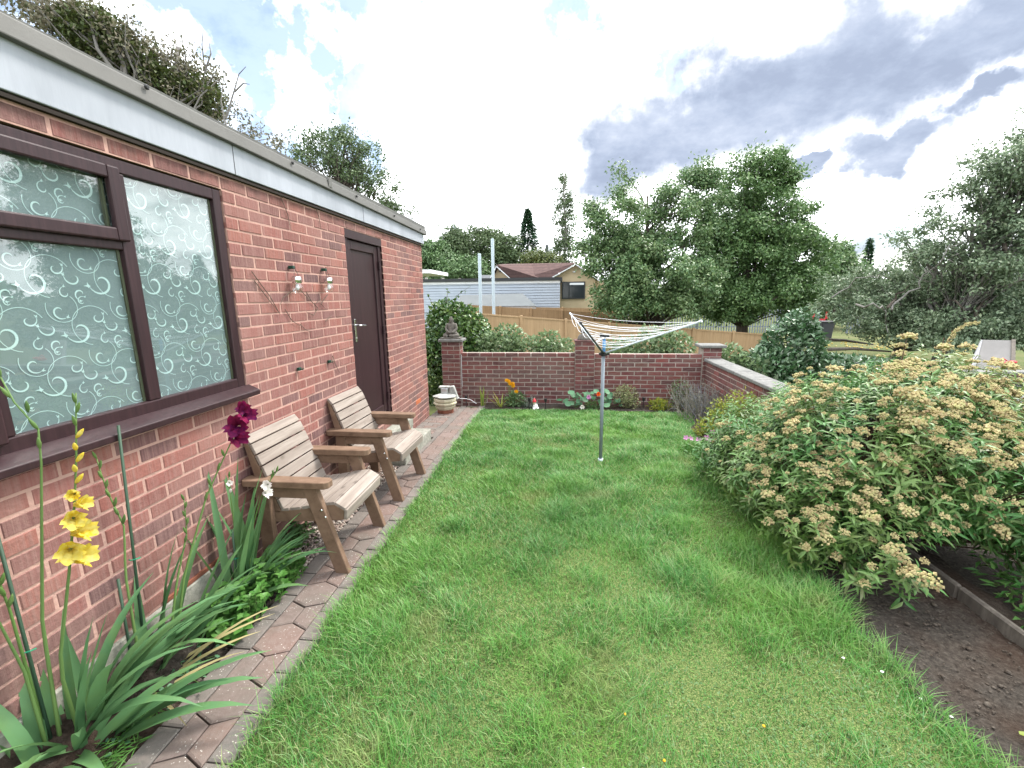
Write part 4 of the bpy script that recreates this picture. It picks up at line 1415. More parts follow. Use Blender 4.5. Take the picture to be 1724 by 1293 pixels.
for pts in vines:
    P_ = [onwall(u, v) + rng.normal(0, .004, 3) * np.array([.3, 1, 1]) for u, v in pts]
    MB().tube(P_, [.0030] * (len(P_) - 1) + [.0012], 5).build('twig', 'twig', v_)

# ------------------------------------------------------------------ sword leaves and gladioli
def blade(base, az, tilt, L, W, droop, seg=7, twist=0.0):
    """one sword leaf: starts at base, leans by tilt in compass direction az and droops"""
    V, F = [], []
    p = np.array(base, float)
    el = math.pi / 2 - tilt
    for i in range(seg + 1):
        s = i / seg
        d_ = np.array([math.cos(az) * math.cos(el), math.sin(az) * math.cos(el), math.sin(el)])
        sd_ = np.array([-math.sin(az + twist), math.cos(az + twist), 0])
        up = np.cross(sd_, d_) * -1
        w = W * (min(1, .55 + s * 2) if s < .3 else (1 - ((s - .3) / .7) ** 2.2)) / 2 + .0006
        V += [p - sd_ * w + up * w * .35, p - up * 0, p + sd_ * w + up * w * .35]
        p = p + d_ * L / seg
        el -= droop / seg * (.4 + 1.2 * s)
    for i in range(seg):
        a = i * 3
        F += [(a, a + 1, a + 4, a + 3), (a + 1, a + 2, a + 5, a + 4)]
    return V, F

def petal_mesh(name, mat, size, open_=.9):
    """trumpet floret of six ruffled petals along +x"""
    mb = MB()
    for k in range(6):
        a = 2 * math.pi * k / 6 + (.25 if k % 2 else 0)
        ca, sa = math.cos(a), math.sin(a)
        w = size * (.62 if k % 2 else .72)
        rows_ = []
        for i in range(5):
            s = i / 4
            x = size * (s * 1.0 - .25 * max(0, s - .55))
            r_ = size * (.07 + .60 * open_ * s ** 1.7)
            ww = w * (.18 + .82 * math.sin(math.pi * min(1, .12 + s * .75)) ** 1.0) * (1 if i < 4 else .78)
            for j in (-1, 0, 1):
                ruff = size * .09 * math.sin(5 * s + k * 2 + j * 2.2) * (s > .4)
                t_ = j * ww / 2
                rad = r_ + abs(j) * size * .03 * s + ruff
                rows_.append((x, ca * rad - sa * t_, sa * rad + ca * t_))
        mb.add(rows_, [(i * 3 + j, i * 3 + j + 1, i * 3 + 3 + j + 1, i * 3 + 3 + j) for i in range(4) for j in range(2)])
    return mb.mesh(name, mat, smooth=True)
FLO = {k: petal_mesh('floret', k, s, o) for k, s, o in (('yellow', .078, .72), ('purple', .075, 1.0), ('white', .050, .9))}
BUD = {k: MB().lathe([(.002, 0), (.010, .012), (.012, .028), (.007, .046), (.001, .056)], (0, 0, 0), 7).mesh('bud', m_, smooth=True) for k, m_ in (('yellow', 'yellow'), ('green', 'glad_stem'), ('purple', 'purple'), ('white', 'white'))}

def spike(t_, pts, florets, buds, face):
    """flower spike: stem through pts, florets (s, kind, scale), buds (s, kind)"""
    P_ = np.array(pts, float)
    seg = np.linalg.norm(np.diff(P_, axis=0), axis=1)
    cs = np.concatenate([[0], np.cumsum(seg)]) / seg.sum()
    pos = lambda s: np.array([np.interp(s, cs, P_[:, i]) for i in range(3)])
    q = [pos(s) for s in np.linspace(0, 1, 14)]
    MB().tube(q, list(np.linspace(.0075, .0022, 14)), 7).build('stem', 'glad_stem', t_, True)
    off = origin(t_)
    face = Vector(face).normalized()
    for n_, (s, kind, sc) in enumerate(florets):
        d_ = (face + Vector((0, 0, .28)) + Vector((random.uniform(-.2, .2), random.uniform(-.25, .25), 0)) + face.cross(Vector((0, 0, 1))) * (.4 if n_ % 2 else -.4)).normalized()
        o = link('floret', FLO[kind], t_, tuple(pos(s) - off))
        o.rotation_mode = 'QUATERNION'
        o.rotation_quaternion = d_.to_track_quat('X', 'Z')
        o.scale = (sc, sc, sc)
    for n_, (s, kind) in enumerate(buds):
        d_ = (face * .7 + Vector((0, 0, .9)) + face.cross(Vector((0, 0, 1))) * (.3 if n_ % 2 else -.3)).normalized()
        o = link('bud', BUD[kind], t_, tuple(pos(s) - off))
        o.rotation_mode = 'QUATERNION'
        o.rotation_quaternion = d_.to_track_quat('Z', 'Y')
        sc = 1.15 - .5 * s
        if kind == 'green':
            o.rotation_quaternion = (face * .35 + Vector((0, 0, 1)) + face.cross(Vector((0, 0, 1))) * (.22 if n_ % 2 else -.22)).normalized().to_track_quat('Z', 'Y')
        o.scale = (sc * .75, sc * .75, sc * 1.25) if kind == 'green' else (sc * .9, sc * .9, sc * 1.25)

def leaves_of(t_, base, n, az0, daz, t0, t1, L0, L1, W, d0, d1, mat='glad_leaf', spread=.05):
    for k in range(n):
        b = np.array(base) + np.array([random.uniform(-spread, spread), random.uniform(-spread, spread) * 1.6, -.01])
        V, F = blade(b, R(az0 + random.uniform(-daz, daz)), R(random.uniform(t0, t1)), random.uniform(L0, L1) * 1.05, W * random.uniform(.85, 1.4), random.uniform(d0, d1), 7, random.uniform(-.5, .5))
        MB().add(V, F).build('leaf', mat, t_, True)

g1 = thing('yellow_gladiolus', 'tall gladiolus with a spike of ruffled yellow flowers below the window', 'flower', (-1.91, 1.28, 0))
spike(g1, [(-1.90, 1.27, 0), (-1.89, 1.25, .40), (-1.80, 1.29, .80), (-1.745, 1.31, 1.05), (-1.715, 1.32, 1.20), (-1.695, 1.33, 1.34), (-1.68, 1.34, 1.46)],
      [(.575, 'yellow', 1.0), (.605, 'yellow', .98), (.645, 'yellow', .9), (.685, 'yellow', .82), (.72, 'yellow', .66), (.75, 'yellow', .5)],
      [(.775, 'yellow'), (.805, 'yellow'), (.83, 'yellow'), (.86, 'yellow'), (.89, 'yellow'), (.92, 'green'), (.95, 'green'), (.975, 'green')], (.8, -.25, -.12))
leaves_of(g1, (-1.90, 1.27, 0), 14, 35, 55, 12, 40, .50, .72, .042, .9, 1.9)
leaves_of(g1, (-1.92, 1.25, 0), 5, 100, 120, 4, 18, .45, .65, .040, .1, .6)
leaves_of(g1, (-1.86, 1.25, 0), 6, 20, 28, 40, 68, .50, .72, .045, .7, 1.2)
leaves_of(g1, (-1.88, 1.22, 0), 4, -60, 50, 15, 45, .35, .55, .036, .8, 1.6)
g2 = thing('budding_gladiolus', 'gladiolus with two green unopened bud spikes at the left edge', 'flower', (-1.95, 1.20, 0))
spike(g2, [(-1.95, 1.20, 0), (-1.955, 1.20, .45), (-1.96, 1.20, .72), (-1.975, 1.19, .92), (-1.965, 1.19, 1.06), (-1.975, 1.18, 1.12)], [], [(s, 'green') for s in np.linspace(.62, .98, 10)], (.6, -.2, 0))
spike(g2, [(-1.94, 1.19, 0), (-1.935, 1.18, .45), (-1.945, 1.15, .72), (-1.955, 1.08, .86), (-1.96, 1.02, .93)], [], [(s, 'green') for s in np.linspace(.72, .98, 7)], (.5, -.6, 0))
spike(g2, [(-1.93, 1.22, 0), (-1.90, 1.24, .6), (-1.80, 1.28, 1.22), (-1.775, 1.28, 1.38), (-1.845, 1.27, 1.45), (-1.86, 1.26, 1.56)], [], [(s, 'green') for s in np.linspace(.80, .98, 5)], (.3, -.6, 0))
leaves_of(g2, (-1.95, 1.19, 0), 9, 160, 60, 5, 30, .40, .60, .050, .3, 1.2)
leaves_of(g2, (-1.90, 1.16, 0), 6, -20, 60, 20, 60, .35, .60, .045, .6, 1.4)
g3 = thing('leafy_gladiolus', 'gladiolus clump with long arching leaves flopping over the path edge', 'flower', (-1.93, 1.60, 0))
leaves_of(g3, (-1.92, 1.58, 0), 9, 30, 50, 10, 45, .45, .70, .038, .7, 1.8)
leaves_of(g3, (-1.94, 1.65, 0), 4, 80, 60, 5, 20, .45, .70, .036, .2, .8)
leaves_of(g3, (-1.88, 1.55, 0), 5, 5, 50, 50, 75, .35, .55, .022, .4, .9, 'straw')
spike(g3, [(-1.95, 1.58, 0), (-1.95, 1.60, .55), (-1.93, 1.62, .78), (-1.96, 1.60, .98), (-1.975, 1.60, 1.13)], [], [(s, 'green') for s in np.linspace(.70, .98, 8)], (.5, -.4, 0))
spike(g3, [(-1.90, 1.66, 0), (-1.87, 1.76, .40), (-1.865, 1.86, .62), (-1.87, 1.88, .80)], [], [(s, 'green') for s in np.linspace(.72, .98, 6)], (.5, -.4, 0))
g4 = thing('purple_gladiolus', 'gladiolus leaning right with a dark purple flower beside the nearer chair', 'flower', (-1.90, 1.72, 0))
spike(g4, [(-1.90, 1.70, 0), (-1.86, 1.80, .42), (-1.80, 1.94, .78), (-1.71, 2.03, 1.02), (-1.655, 2.06, 1.13), (-1.63, 2.08, 1.235)],
      [(.86, 'purple', 1.0), (.91, 'purple', 1.1), (.955, 'purple', .95), (.985, 'purple', .7)], [(s, 'green') for s in (.60, .66, .72, .78)], (.6, -.5, 0))
leaves_of(g4, (-1.89, 1.72, 0), 4, 60, 40, 16, 40, .45, .70, .034, .3, 1.2)
leaves_of(g4, (-1.86, 1.70, 0), 3, 55, 20, 30, 40, .55, .70, .030, .0, .2)
g5 = thing('white_gladiolus', 'gladiolus clump with small white flowers in front of the nearer chair', 'flower', (-1.86, 2.18, 0))
leaves_of(g5, (-1.87, 2.16, 0), 14, 90, 150, 3, 18, .58, .88, .040, .05, .5)
leaves_of(g5, (-1.85, 2.18, 0), 20, 30, 65, 20, 55, .38, .62, .034, .7, 1.7)
spike(g5, [(-1.84, 2.19, 0), (-1.81, 2.21, .40), (-1.74, 2.26, .63), (-1.69, 2.28, .72), (-1.645, 2.30, .78)], [(.80, 'white', 1.0), (.875, 'white', .9)], [(.92, 'green'), (.95, 'green'), (.98, 'green')], (.6, -.4, 0))
spike(g5, [(-1.88, 2.17, 0), (-1.875, 2.18, .50), (-1.87, 2.18, .72), (-1.86, 2.18, .80)], [(.93, 'white', .55)], [(.85, 'white'), (.89, 'green'), (.97, 'green')], (.3, -.6, 0))
for g_, p in ((g2, (-1.957, 1.218, .50)), (g3, (-1.948, 1.65, .60)), (g5, (-1.855, 2.125, .30))):
    MB().tube([(p[0] - .016, p[1] - .01, p[2]), (p[0], p[1] - .016, p[2] + .002), (p[0] + .016, p[1] - .006, p[2] + .003), (p[0] + .02, p[1] + .012, p[2])], .0028, 5).build('twine', 'twine', g_)
def cane(label, pts):
    tag(MB().tube(pts, .006, 7).build('garden_cane', 'cane', None, True), label, 'garden cane', 'green canes among the gladioli')
cane('tall dark green cane against the wall behind the yellow flowers', [(-1.965, 1.62, -.02), (-1.93, 1.68, 1.235)])
cane('dark green cane between the bud spikes left of the yellow flowers', [(-1.93, 1.20, -.02), (-1.985, 1.235, 1.03)])
cane('short dark cane low in the arching leaves', [(-1.955, 1.55, -.02), (-1.955, 1.57, .55)])
cane('dark green cane tied into the white gladiolus clump', [(-1.86, 2.12, -.02), (-1.85, 2.13, .48)])

def low_plant(name, label, base, pts, n, L, W, mat, h=.12, cat='plant'):
    t_ = thing(name, label, cat, base)
    k = rng.integers(0, len(pts), n)
    c = np.array(pts)[k]
    P = np.stack([c[:, 0] + rng.normal(0, 1, n) * c[:, 2] * .5, c[:, 1] + rng.normal(0, 1, n) * c[:, 2] * .5, rng.uniform(.02, h, n)], 1)
    P[:, 2] += gz(P[:, 0], P[:, 1])
    a = rng.random(n) * 6.28
    D = unit(np.stack([np.cos(a), np.sin(a), rng.uniform(-.1, .7, n)], 1))
    Nn = unit(np.stack([rng.normal(0, .3, n), rng.normal(0, .3, n), np.ones(n)], 1))
    stalk_leaves('foliage', t_, (P, D, Nn), rng.uniform(.7, 1.2, n) * L, rng.uniform(.8, 1.2, n) * W, mat, .12, .2, True)
    mb = MB()
    for i in range(0, n, max(1, n // 40)):
        mb.tube([(c[i, 0], c[i, 1], float(gz(c[i, 0], c[i, 1])) - .005), tuple(P[i])], .0018, 4, False)
    mb.build('stem', 'glad_stem', t_)
    return t_
def whorls(name, label, base, centres, L, W, mat, cat='plant'):
    """mint: stems with crossed pairs of rounded leaves"""
    t_ = thing(name, label, cat, base)
    P, D, mb = [], [], MB()
    for (x, y, h) in centres:
        z = float(gz(x, y))
        lx, ly = random.uniform(-.05, .05), random.uniform(-.05, .05)
        mb.tube([(x, y, z - .01), (x + lx, y + ly, z + h)], [.003, .002], 5)
        for k in range(4):
            s = 1 - k * .22
            a0 = k * 1.57 / 1 + random.uniform(-.2, .2)
            for q in range(2 if k else 4):
                a = a0 + q * (3.14 if k else 1.57)
                P.append((x + lx * s, y + ly * s, z + h * s))
                D.append((math.cos(a), math.sin(a), .35 if k else .55))
    P, D = np.array(P), unit(np.array(D))
    n = len(P)
    Nn = unit(np.stack([rng.normal(0, .15, n), rng.normal(0, .15, n), np.ones(n)], 1))
    stalk_leaves('foliage', t_, (P, D, Nn), rng.uniform(.75, 1.2, n) * L, rng.uniform(.8, 1.2, n) * W, mat, .15, .25, True)
    mb.build('stem', 'glad_stem', t_)
    return t_
whorls('mint_plant', 'bright green mint spreading beside the path by the white gladiolus', (-1.74, 2.2, 0), [(random.uniform(-1.86, -1.63), random.uniform(1.93, 2.40), random.uniform(.08, .20)) for _ in range(95)], .042, .030, 'mint')
whorls('strawberry_plant', 'low round leaved strawberry plant at the edge of the path', (-1.72, 1.88, 0), [(random.uniform(-1.80, -1.66), random.uniform(1.80, 1.96), random.uniform(.04, .10)) for _ in range(9)], .060, .055, 'mint')
low_plant('feathery_weed', 'small feathery green weed on the soil between the gladiolus clumps', (-1.84, 1.85, 0), [(-1.86, 1.85, .09), (-1.83, 1.92, .07)], 420, .040, .006, 'mint', .11)
low_plant('small_weeds', 'blue green seedling weeds in the soil under the arching leaves', (-1.75, 1.6, 0), [(-1.74, 1.62, .10), (-1.72, 1.48, .08), (-1.78, 1.72, .08), (-1.80, 1.30, .1)], 190, .022, .018, 'nasturtium', .05)
low_plant('grassy_weeds', 'thin grassy weeds on the soil at the foot of the yellow gladiolus', (-1.76, 1.28, 0), [(-1.74, 1.30, .10), (-1.72, 1.18, .08), (-1.78, 1.42, .07)], 260, .07, .005, 'mint', .05)
low_plant('shade_weed', 'dark green weed in the gravel under the chair by the door', (-1.9, 3.5, 0), [(-1.88, 3.42, .12), (-1.85, 3.55, .08)], 240, .035, .02, 'clover', .10)
low_plant('shade_weed', 'dark green weed in the gravel under the chair by the gladioli', (-1.9, 2.75, 0), [(-1.90, 2.72, .12), (-1.93, 2.85, .08)], 260, .035, .02, 'clover', .10)

# ------------------------------------------------------------------ spirea shrub
def spirea():
    t_ = thing('spirea_shrub', 'large spreading spirea with tan dried flower heads on the right of the lawn', 'shrub', (2.35, 3.5, 0))
    ells = [((2.30, 3.35, .52), (.82, .80, .58)), ((2.05, 4.10, .36), (.66, .72, .40)), ((2.86, 3.60, .58), (.64, .86, .60)), ((3.3, 3.0, .38), (.70, .8, .42)),
            ((1.80, 3.30, .34), (.46, .60, .33)), ((2.50, 4.65, .42), (.50, .45, .38)), ((1.98, 2.78, .28), (.42, .34, .27)), ((2.80, 2.80, .48), (.50, .40, .34)),
            ((2.62, 3.35, .72), (.45, .5, .42)), ((1.66, 3.75, .26), (.38, .66, .26)), ((1.74, 4.20, .20), (.42, .45, .24)), ((1.66, 2.95, .20), (.30, .42, .20)), ((1.95, 2.56, .18), (.30, .26, .17))]
    ells = [((c[0], c[1], c[2] * 1.12), (r_[0], r_[1], r_[2] * 1.12)) for c, r_ in ells]
    n = 9000
    P, d, C = in_ell(n, ells, .20)
    # keep only sprigs on the outside of the union
    inside = np.zeros(n, bool)
    for c, r_ in ells:
        inside |= (((P - np.array(c)) / np.array(r_)) ** 2).sum(1) < .42
    P, d = P[~inside], d[~inside]
    cave = (((P - np.array((2.35, 2.62, .12))) / np.array((.36, .42, .27))) ** 2).sum(1) < 1   # gap under the boughs
    ok = (P[:, 2] > .03) & ~cave
    P, d = P[ok], d[ok]
    P = P + rng.normal(0, .03, P.shape)
    n = len(P)
    Dm = unit(d + np.array([0, 0, .55]) + rng.normal(0, .25, (n, 3)))
    LP, LD, LN, mbs = [], [], [], MB()
    for i in range(n):
        ref = unit(np.cross(Dm[i], rng.normal(size=3)))
        ref2 = np.cross(Dm[i], ref)
        for k in range(9):
            a = k * 2.4 + rng.random()
            back = .012 + .014 * k
            o = ref * math.cos(a) + ref2 * math.sin(a)
            LP.append(P[i] - Dm[i] * back)
            LD.append(o * .85 + Dm[i] * .45 + np.array([0, 0, -.05]))
            LN.append(Dm[i] + np.array([0, 0, .25]) + rng.normal(0, .15, 3))
    LP, LD, LN = np.array(LP), unit(np.array(LD)), unit(np.array(LN))
    m_ = len(LP)
    V, F = leaf_geo6(LP, LD, LN, rng.uniform(.045, .092, m_), rng.uniform(.012, .021, m_), .2, .25)
    o = np_mesh('foliage', V, F, 'spirea', t_, True)
    # stems
    mb = MB()
    for i in rng.permutation(n)[:260]:
        q = P[i]
        b = np.array([2.35 + (q[0] - 2.35) * .25, 3.5 + (q[1] - 3.5) * .3, 0])
        m1 = b + (q - b) * .5 + np.array([0, 0, .10])
        mb.tube([b, m1, q], [.006, .0045, .002], 4, False)
    mb.build('stem', 'stem_brown', t_)
    # flower heads
    meshes = []
    for k in range(6):
        h = MB()
        for j in range(46):
            a, r_ = rng.random() * 6.28, math.sqrt(rng.random()) * .042
            x, y_ = r_ * math.cos(a), r_ * math.sin(a) * rng.uniform(.75, 1)
            z = .018 - 7 * r_ * r_ + rng.normal(0, .004) + .008 * math.sin(9 * a)
            s = rng.uniform(.006, .0105)
            h.add([(x - s, y_, z), (x + s, y_, z), (x, y_ - s, z), (x, y_ + s, z), (x, y_, z - s), (x, y_, z + s)],
                  [(0, 2, 5), (2, 1, 5), (1, 3, 5), (3, 0, 5), (2, 0, 4), (1, 2, 4), (3, 1, 4), (0, 3, 4)])
        meshes.append(h.mesh('flower_head', 'seedhead'))
    off = origin(t_)
    tops = P[:, 2] > .75
    vis = []
    for i in range(n):
        D, u, v = depth_px(P[i])
        up = Dm[i][2]
        facing = np.dot(d[i], unit(np.array([0, 0, HC]) - P[i]))
        if D > 0 and -60 < u < 1790 and facing > -.25 and up > .0:
            vis.append((D / (1.0 + .8 * max(0, up)) * rng.uniform(.75, 1.5), i))
    vis.sort()
    rest = MB()
    chosen = [i for _, i in vis[:760]]
    chosen.sort(key=lambda i: depth_px(P[i])[0])
    for n_, i in enumerate(chosen):
        me = meshes[i % 6]
        s = rng.choice([.35, .55, .75, .95, 1.2], p=[.20, .26, .26, .17, .11])
        p = P[i] + Dm[i] * .02 + np.array([0, 0, .012])
        q = Vector(Dm[i] + np.array([0, 0, .6])).to_track_quat('Z', 'Y')
        if n_ < 290:
            ob = link('flower_head', me, t_, tuple(p - off))
            ob.rotation_mode = 'QUATERNION'
            ob.rotation_quaternion = q
            ob.scale = (s, s, s * rng.uniform(.9, 1.3))
        else:
            Rm = q.to_matrix()
            rest.add([tuple(np.array(Rm @ v.co) * s + p) for v in me.vertices], [tuple(f_.vertices) for f_ in me.polygons])
    rest.build('flower_head', 'seedhead', t_, kind='stuff')
    # two tall shoots
    for (x, y_, z, lx) in ((2.62, 3.62, 1.42, 0), (2.98, 3.75, 1.42, .1)):
        MB().tube([(x - .1, y_, .5), (x - .03, y_, 1.0), (x, y_, z)], [.006, .005, .003], 5).build('shoot', 'stem_brown', t_)
    for (x, y_, z, s) in ((2.62, 3.62, 1.43, 1.5), (2.60, 3.65, 1.36, 1.2)):
        ob = link('flower_head', meshes[0], t_, tuple(np.array((x, y_, z)) - off))
        ob.scale = (s, s, s)
    P2 = np.array([(2.98, 3.75, 1.20), (3.0, 3.75, 1.36), (3.05, 3.76, 1.46), (3.14, 3.78, 1.52), (3.23, 3.79, 1.53)])
    MB().tube(P2, [.005, .005, .004, .003, .002], 5).build('seed_plume_stem', 'stem_brown', t_)
    k = rng.random(420)
    Q = np.stack([np.interp(k * 4, range(5), P2[:, i]) for i in range(3)], 1) + rng.normal(0, .007, (420, 3)) * (1.15 - k[:, None])
    stalk_leaves('seed_plume', t_, (Q, unit(rng.normal(0, .6, (420, 3)) + np.array([.5, 0, .5])), rand_dirs(420)), rng.uniform(.012, .026, 420), .009, 'seedhead', .2, .1, False)
spirea()

# ------------------------------------------------------------------ plants at the end of the lawn
def sword_clump(name, label, base, n, L, tilt):
    t_ = thing(name, label, 'plant', base)
    for k in range(n):
        V, F = blade(np.array(base) + np.array([random.uniform(-.03, .03), random.uniform(-.02, .02), -.01]), random.random() * 6.28, R(random.uniform(*tilt)), L * random.uniform(.7, 1.1), .022, random.uniform(.0, .5), 5)
        MB().add(V, F).build('leaf', 'swordleaf', t_, True)
gzv = lambda x, y: float(gz(x, y))
sword_clump('sword_leaved_plant', 'upright yellow green sword leaved plant beside the corner of the paving', (-1.29, 7.32, gzv(-1.29, 7.32)), 11, .36, (2, 20))
sword_clump('sword_leaved_plant', 'splayed yellow green sword leaved plant beside the yellow daisies', (-.98, 7.26, gzv(-.98, 7.26)), 11, .34, (25, 62))
def daisies():
    b = (-.80, 7.33, gzv(-.8, 7.33))
    t_ = bush('yellow_daisies', 'orange yellow daisy flowers on tall stems against the brick wall', 'flower', b, [((-.72, 7.33, .0), (.19, .12, .16))], 420, .06, .022, 'leaf_dark', 5, 'glad_stem')
    for (x, z) in ((-.86, .37), (-.83, .355), (-.80, .31), (-.755, .275), (-.76, .315), (-.70, .18)):
        MB().tube([(x * .3 - .54, 7.33, -.1), (x, 7.28, z)], .004, 5).build('stem', 'glad_stem', t_)
        f_ = MB()
        for k in range(11):
            a = k * 2 * math.pi / 11
            ca, sa = math.cos(a), math.sin(a)
            P = lambda r_, w, zz: (x + ca * r_ - sa * w, 7.28 - .35 * (sa * r_ + ca * w) - .01, z + zz + .9 * (sa * r_ + ca * w))
            f_.add([P(.006, -.006, 0), P(.024, -.011, 0), P(.042, 0, -.004), P(.024, .011, 0), P(.006, .006, 0)], [(0, 1, 2, 3, 4)])
        f_.blob((x, 7.268, z), (.011, .006, .011), 7, 5)
        f_.build('flower', 'amber', t_)
daisies()
def nasturtium(label, cx, n, flowers):
    b = (cx, 7.28, gzv(cx, 7.28))
    t_ = thing('nasturtium', label, 'plant', b, 'round leaved nasturtiums along the wall')
    st_ = MB()
    for k in range(n):
        x, y_, z = cx + rng.normal(0, .14), 7.26 + rng.normal(0, .08), b[2] + rng.uniform(.06, .32)
        r_ = rng.uniform(.030, .060)
        nrm = Vector((rng.normal(0, .4), -.55 + rng.normal(0, .3), .75)).normalized()
        q = nrm.to_track_quat('Z', 'Y')
        V = [q @ Vector((0, 0, -.008))] + [q @ Vector((r_ * math.cos(a) * (1 + .06 * math.sin(5 * a)), r_ * math.sin(a), .004 * math.sin(3 * a))) for a in np.linspace(0, 2 * math.pi, 11)[:-1]]
        MB().add([(v.x + x, v.y + y_, v.z + z) for v in V], [(0, 1 + i, 1 + (i + 1) % 10) for i in range(10)]).build('leaf', 'nasturtium', t_, True)
        st_.tube([(cx, 7.3, b[2]), (x, y_, z - .008)], .002, 4, False)
    st_.build('stem', 'glad_stem', t_)
    for (x, z, m_) in flowers:
        o = link('flower', FLO_N[m_], t_, tuple(np.array((x, 7.08, z)) - origin(t_)))
        o.rotation_euler = (0, 0, -1.57)
FLO_N = {m_: petal_mesh('flower', m_, .05, 1.1) for m_ in ('orange', 'pink', 'white')}
nasturtium('round leaved nasturtium with pale pink flowers left of the middle pier', .32, 22, [(.50, .15, 'pink'), (.40, -.02, 'white')])
nasturtium('round leaved nasturtium with one orange flower behind the airer pole', .78, 24, [(.655, .20, 'orange')])
bush('variegated_euonymus', 'small cream and green variegated shrub against the brick wall', 'shrub', (1.10, 7.36, gzv(1.1, 7.36)), [((1.12, 7.36, .10), (.22, .16, .20)), ((1.22, 7.33, .0), (.16, .12, .12))], 900, .036, .022, 'varieg', 8)
bush('lime_fern', 'small lime yellow fern on the soil below the wall', 'plant', (1.66, 7.25, gzv(1.66, 7.25)), [((1.66, 7.25, -.02), (.17, .12, .09))], 260, .07, .018, 'lime', 4, 'glad_stem')
bush('grey_leaved_plant', 'low silvery grey plant between the daisies and the gnome', 'plant', (-.48, 7.30, gzv(-.48, 7.3)), [((-.48, 7.30, -.04), (.14, .10, .11))], 320, .04, .012, 'greyleaf', 4)
bush('bedding_plant', 'small green bedding plant with cream flowers between the nasturtiums', 'plant', (.55, 7.2, gzv(.55, 7.2)), [((.56, 7.2, -.04), (.13, .08, .09))], 300, .03, .018, 'clover', 3, 'glad_stem')
def lavender():
    b = (2.18, 6.75, gzv(2.18, 6.75))
    t_ = thing('lavender_bush', 'straggly dry lavender in the corner below the side wall', 'plant', b)
    s_ = MB()
    P, D = [], []
    for k in range(230):
        a, ti = rng.random() * 6.28, rng.uniform(.05, .95)
        L_ = rng.uniform(.30, .62)
        p0 = np.array(b) + np.array([rng.normal(0, .16), rng.normal(0, .25), 0])
        d_ = np.array([math.cos(a) * math.sin(ti), math.sin(a) * math.sin(ti), math.cos(ti)])
        p1 = p0 + d_ * L_
        s_.tube([p0, p0 + d_ * L_ * .5 + np.array([0, 0, .02]), p1], [.0035, .003, .002], 4, False)
        for q in range(7):
            P.append(p0 + d_ * L_ * rng.uniform(.3, 1.0)); D.append(d_ + rng.normal(0, .5, 3))
    s_.build('stem', 'lavender', t_)
    P, D = np.array(P), unit(np.array(D))
    stalk_leaves('foliage', t_, (P, D, rand_dirs(len(P))), rng.uniform(.03, .055, len(P)), .010, 'lavender', .2, .1, False)
lavender()
bush('dark_perennial', 'dark green bushy perennial in the corner by the right pier', 'plant', (2.02, 7.35, gzv(2.02, 7.35)), [((2.02, 7.35, .12), (.20, .16, .28))], 700, .035, .013, 'leaf_dark', 6)
for x, y_, z, s, lb in ((2.22, 6.0, .12, .22, 'lime yellow leaved shrub in front of the lavender'), (2.28, 5.55, .30, .26, 'lime yellow leaved shrub against the side wall'), (1.93, 5.75, .0, .15, 'small lime yellow plant at the lawn edge')):
    bush('golden_shrub', lb, 'shrub', (x, y_, gzv(x, y_)), [((x, y_, z + .02), (s, s, s * 1.15))], int(2600 * s), .050, .018, 'lime', 9, 'stem_brown')
def mallow():
    b = (1.80, 5.0, gzv(1.8, 5.0))
    t_ = bush('pink_mallow', 'mauve pink mallow flowers at the lawn edge beside the spirea', 'flower', b, [((1.78, 4.95, .06), (.20, .22, .12)), ((1.52, 4.95, .03), (.18, .12, .07))], 420, .04, .022, 'mint', 5, 'glad_stem')
    for (u, v) in ((1200, 728), (1212, 733), (1205, 740), (1214, 745), (1198, 741), (1216, 755), (1190, 737), (1176, 740), (1155, 737), (1163, 738), (1211, 750), (1192, 760)):
        p = at(u, v, 4.85)
        V = []
        q = Vector((rng.normal(0, .3), -.7, .7)).to_track_quat('Z', 'Y')
        f_ = MB()
        for k in range(5):
            a = k * 1.2566
            for w in (0,):
                pts = [Vector((0, 0, -.006)), Vector((.022 * math.cos(a - .5), .022 * math.sin(a - .5), .004)), Vector((.034 * math.cos(a), .034 * math.sin(a), .008)), Vector((.022 * math.cos(a + .5), .022 * math.sin(a + .5), .004))]
                f_.add([tuple(q @ x_ + Vector(p)) for x_ in pts], [(0, 1, 2, 3)])
        f_.build('flower', 'pink', t_)
        MB().tube([(p[0], p[1] + .05, b[2]), tuple(p + np.array([0, .01, -.006]))], .002, 4).build('stem', 'glad_stem', t_)
mallow()
def solar(label, x, y_, h=.22):
    z = gzv(x, y_)
    t_ = thing('solar_stake_light', label, 'garden light', (x, y_, z), 'black solar stake lights along the wall')
    MB().tube([(x, y_, z - .03), (x, y_, z + h - .06)], .007, 8).build('stake', 'black', t_)
    MB().lathe([(.012, -.06), (.022, -.05), (.024, -.015), (.028, -.012), (.026, 0)], (x, y_, z + h), 10).build('lamp_head', 'black', t_)
solar('black solar stake light standing beside the paving corner', -1.56, 7.22, .21)
solar('black solar stake light just left of the gnome', -.47, 7.14, .20)
solar('black solar stake light right of the gnome', -.20, 7.16, .19)
solar('black solar stake light on the soil beside the lime fern', 1.42, 7.30, .20)
gn = thing('garden_gnome', 'little red and white garden gnome on the lawn edge by the wall', 'ornament', (-.38, 7.16, gzv(-.38, 7.16)))
z = gzv(-.38, 7.16)
MB().lathe([(.045, 0), (.048, .03), (.040, .07), (.030, .09)], (-.37, 7.16, z), 12).build('body', 'daisy', gn, True)
MB().blob((-.385, 7.15, z + .115), (.030, .030, .030), 10, 7).build('head', 'cream', gn, True)
MB().lathe([(.034, 0), (.034, .01), (.022, .035), (.004, .065)], (-.387, 7.152, z + .128), 10).build('hat', 'red', gn, True)
